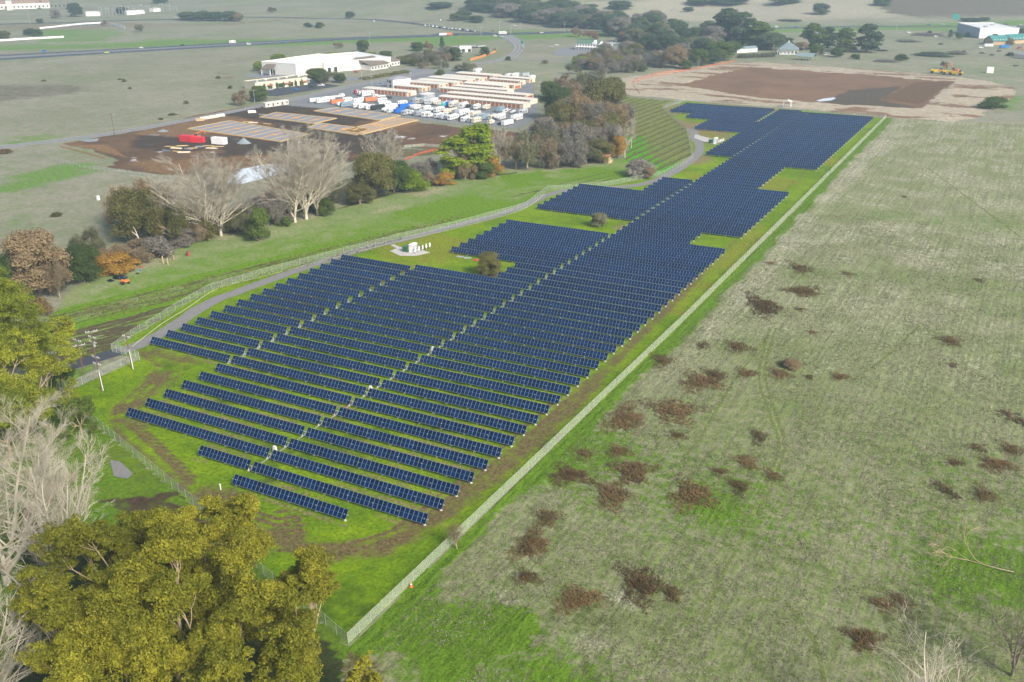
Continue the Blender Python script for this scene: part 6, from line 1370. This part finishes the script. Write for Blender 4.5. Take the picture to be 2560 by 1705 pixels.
cols = dict(w=(M_rvw, 'white'), c=(M_rvc, 'cream'), s=(M_rvs, 'silver'), g=(M_rvg, 'grey'), b=(M_blue, 'blue'), d=(mat('dark_paint', (.03, .035, .04), .4), 'dark'), o=(M_oct, 'orange'), t=(mat('teal_paint', (.05, .42, .40), .5), 'teal'), l=(M_rvb, 'blue grey'), u=(mat('car_blue', (.02, .16, .42), .35), 'blue'), r=(mat('car_red', (.42, .03, .03), .35), 'red'), y=(mat('car_yellow', (.55, .60, .12), .4), 'yellowish'))
spec = dict(T=(7.2, 2.45, 3.1, 'trailer'), F=(10, 2.5, 3.8, 'fifth'), M=(9.5, 2.5, 3.4, 'motor'), C=(7.4, 2.35, 3.2, 'cabover'), S=(4.6, 2.1, 2.5, 'trailer'), X=(9, 2.5, 3.0, 'box'))
KN = dict(T='travel trailer', F='fifth wheel trailer', M='motorhome', C='camper van with cab bunk', S='small trailer', X='box trailer', B='boat on a trailer', V='van', P='pickup', K='car')
OB = dict(T='travel_trailer', F='travel_trailer', M='motorhome', C='camper_van', S='small_trailer', X='box_trailer', B='boat', V='van', P='pickup_truck', K='car')
_vp = {}
def vehicle(code, p, rz, label, group, zoff=.09):
    k, c = code[0], code[1]; m = cols[c][0]
    if code not in _vp: _vp[code] = boat() if k == 'B' else car({'V': 'van', 'P': 'pickup', 'K': 'car'}[k], m) if k in 'VPK' else rv(*spec[k][:3], m, spec[k][3]); t = _vp[code]
    else: t = copy_tree(_vp[code])
    t.name = OB[k]; t.location = (p[0], p[1], p[2]+zoff); t.rotation_euler = (0, 0, rz); tag(t, label, KN[k].split(' on ')[0] if k != 'C' else 'camper van', group); return t
C2 = lambda x, y: (840+x*.2293, 160+y*.2293)
C1 = lambda x, y: (580+x*.2123, 110+y*.2123)
PERP = a0+R(90)
YARD = [('dirt lot fence', C2, PERP, 'Sw535,520 Tw605,532 Xb690,535 Ts765,555 Sw822,550 Vs868,555 Ms918,562 Tw985,575 Sw1022,580 Tw1125,590 Ts1172,602 Ss1210,605 Mw1278,608 Vd1368,612 Tw1412,628 Ss1465,636 Cc1530,640 Sc1690,655 Pd1800,660 Xw1868,668'),
        ('middle lane', C2, PERP, 'Tw875,498 Tw985,505 Sw1052,522 Mw1125,525 Cc1200,548 Xc1265,535 Xg1325,545 Fw1390,560 Tw1468,570 Xc1520,570 Xg1568,595 Xl1622,600 Kl1662,605 Tc1712,605 Fw1788,610 Fw1970,618 Tw2045,548'),
        ('storage wall', C2, PERP+R(12), 'Ml862,424 Tc912,427 Ms965,427 Tw1008,434 Fw1062,438 Tc1102,446 Vw1145,448 St1176,462 Ts1207,456 Xb1245,455 Fc1284,470 Xg1342,474 Mw1396,472 Vd1446,480 Tw1540,490 Tc1640,497 Xl1792,518 Vw1842,532 Pw1872,512 Bd1935,538 Kl2002,534'),
        ('street corner', C1, a0+R(68), 'Xw988,688 Tw1055,695 Fw1130,690 Xo1240,712 Sw1275,735 Ml1355,742 Bw1225,642 Sw1290,628 Tw1360,678 Tw1485,690 Sw1530,668 Xo1635,680 Fw1600,612 Mw1560,606 Sw1688,640 Bw1755,640 Pd1842,640 Tw1480,745 Tw1545,757 Tw1625,770 Xd1715,778 Tw1765,690 Mw1800,735 Xw1870,755 Tw2005,725 Xb2040,757 Sb2112,742 Tw2150,770 Kd2000,605 Sr1475,590'),
        ('top end', C2, PERP, 'Tw1880,150 Mw1950,148 Vd1852,136 Xs2060,140 Tw2135,170 Fw1545,100')]
n_ = {}
for zone, cv, rz0, s in YARD:
    items = []
    for it in s.split():
        code = it[:2]; x, y = it[2:].split(','); items.append((float(x), float(y), code))
    items.sort(); seen = {}
    tot = {}
    for x, y, code in items: tot[code] = tot.get(code, 0)+1
    for x, y, code in items:
        seen[code] = seen.get(code, 0)+1; p = G(*cv(x, y)); w = cols[code[1]][1]
        pos = f', {ordw(seen[code])} from the left' if tot[code] > 1 else ''
        rr = np.random.default_rng(int(x*7+y)); base = {'dirt lot fence': 'in the row along the dirt lot fence', 'middle lane': 'in the middle row of the yard', 'storage wall': 'in the row under the long storage wall', 'street corner': 'in the street corner', 'top end': 'at the top end of the storage yard'}[zone]
        vehicle(code, p, rz0+rr.uniform(-.08, .08)+(math.pi if rr.random() < .25 else 0), f'{w} {KN[code[0]]} {base}{pos}', 'vehicles parked in the storage yard', .08)
q = G(1068, 243); t = thing('water_tank', 'pale round tank with flat cone roof in the storage yard', 'tank', (q[0], q[1], .08)); MB().tube((0, 0, 0), (0, 0, 2.6), 5.4, M_rvs, n=28).build('shell', t); MB().tube((0, 0, 2.6), (0, 0, 3.5), 5.6, M_wroof, .3, 28).build('roof', t)
# road traffic and car parks
def along(pa, pb): A, B = G(*pa), G(*pb); return math.atan2(*(B-A)[:2][::-1])
HA = along((0, 135), (1120, 87)); XA = along((1410, 80), (1960, 70)); SA = along((1130, 74), (960, 51))
for code, px, py, rz, lb in (('Vu', 110, 130, HA, 'blue van on the far carriageway at the left end of the highway'), ('Ky', 267, 132.5, HA, 'yellowish car on the near highway carriageway'), ('Kw', 353, 121, HA, 'white car on the far carriageway, first from the left'), ('Pd', 457, 115, HA, 'dark pickup on the far highway carriageway'), ('Cw', 582, 108.5, HA, 'pale truck on the far highway carriageway'), ('Vw', 622, 112, HA, 'white van on the near highway carriageway'), ('Ku', 710, 107, HA, 'blue car on the near highway carriageway'),
     ('Xw', 1107, 89, HA, 'white lorry entering the junction ahead of the orange trailer'), ('Xo', 1121, 88.5, HA, 'orange lorry trailer entering the junction'), ('Kd', 1141, 90, HA, 'dark car behind the orange lorry trailer'), ('Kw', 1238, 91, XA, 'white car turning into the local road, left one'), ('Ks', 1254, 93, XA, 'silver car turning into the local road, right one'), ('Mw', 1257, 86, XA, 'white and red truck in the middle of the junction'), ('Kd', 1232, 79, XA+1.5, 'dark car waiting behind the junction'), ('Kw', 1354, 83, XA, 'white car alone on the crossroad right of the junction'), ('Kw', 1287, 65, XA, 'white car on the slope road above the junction'), ('Kd', 1368, 69, XA, 'dark car on the slope road above the crossroad'),
     ('Kw', 1100, 52, SA, 'white car on the side highway above the queue'), ('Kw', 934, 54, SA, 'white car at the left end of the side highway'), ('Kd', 1033, 61, SA, 'dark car ahead of the queue on the side highway'), ('Vw', 440, 44, along((300, 52), (560, 45)), 'white van on the side road above the vineyard knoll'),
     ('Vw', 1941, 69, XA, 'white van on the far road left of the four eucalyptus'), ('Ku', 1989, 69, XA, 'dark blue car on the far road left of the four eucalyptus'), ('Ku', 2323, 63, XA, 'blue car on the far road near the turquoise sign'), ('Kg', 2407, 62, XA, 'grey car on the far road above the white warehouse'), ('Ks', 2356, 62, XA, 'silver car on the far road, right of the blue one'), ('Vw', 2272, 83, XA, 'white van at the edge of the grey pasture'), ('Kw', 2339, 92, XA, 'white car near the far warehouse drive'), ('Ps', 2061, 138, a0+1.2, 'pale pickup on the drive beside the round dark tree'),
     ('Ku', 738, 226, a0+.4, 'dark blue car at the outer edge of the cream building lot'), ('Pd', 780, 219, a0+.4, 'dark pickup in the cream building lot'), ('Pw', 803, 215, a0+.4, 'white and blue pickup at the far end of the cream building lot'), ('Ks', 676, 226, a0+1.5, 'silver car close to the cream building wall'), ('Xw', 717, 187, a0+.9, 'white truck backed to the warehouse dock under the canopy'), ('Vl', 951, 214, a0+.6, 'pale van by the gate office'), ('Ks', 1378, 118, XA, 'silver car in the farmhouse lot, left one'), ('Kw', 1392, 114, XA, 'white car in the farmhouse lot, right one'), ('Kr', 890, 181, a0, 'red car before the brown roofed offices'),
     ('Vw', 2452, 121, XA, 'white van in the far right car park'), ('Xw', 2470, 118, XA, 'white truck in the far right car park'), ('Xu', 2510, 121, XA, 'blue truck in the far right car park'), ('Vr', 2549, 122, XA, 'red van in the far right car park'), ('Kd', 2498, 129, XA, 'dark car in the far right car park')):
    vehicle(code, G(px, py), rz, lb, None, .13)
for k in range(14):
    code = ['Kw', 'Ks', 'Vw', 'Kw', 'Kd', 'Kw', 'Pw', 'Kw', 'Ks', 'Kw', 'Vd', 'Kw', 'Kd', 'Ks'][k]; s = k/13.; px, py = 1062+(1186-1062)*s, 65+(79.5-65)*s
    vehicle(code, G(px, py), SA, f'{cols[code[1]][1]} {KN[code[0]]} in the queue before the junction, {ordw(k+1)} from its tail', 'cars queuing at the junction', .14)
q = G(820, 195); 
b = MB()
for k in range(1): pass
A, B = G(905, 200), G(1020, 180); d = B-A; L = np.linalg.norm(d); n = 2600; rr = np.random.default_rng(2); c = np.stack([rr.uniform(0, L, n), rr.normal(0, 2.2, n), rr.uniform(.1, 1.5, n)], 1); v, f_ = cards(c, rr.normal(0, 1, (n, 3))+[0, 0, .6], .8); o = link('hedge', npmesh('hedge', v, f_, [LM['olive']]), None, tuple(A)); o.rotation_euler = (0, 0, math.atan2(d[1], d[0])); tag(o, 'long olive hedge between the office street and the warehouse drive', 'hedge')
A, B = G(1845, 145), G(1935, 142); d = B-A; L = np.linalg.norm(d); n = 1800; c = np.stack([rr.uniform(0, L, n), rr.normal(0, 2.5, n), rr.uniform(.1, 3.4, n)], 1); v, f_ = cards(c, rr.normal(0, 1, (n, 3))+[0, 0, .6], .9); o = link('hedge', npmesh('hedge', v, f_, [LM['greygreen']]), None, tuple(A)); o.rotation_euler = (0, 0, math.atan2(d[1], d[0])); tag(o, 'grey green hedge in front of the white gabled shed', 'hedge')
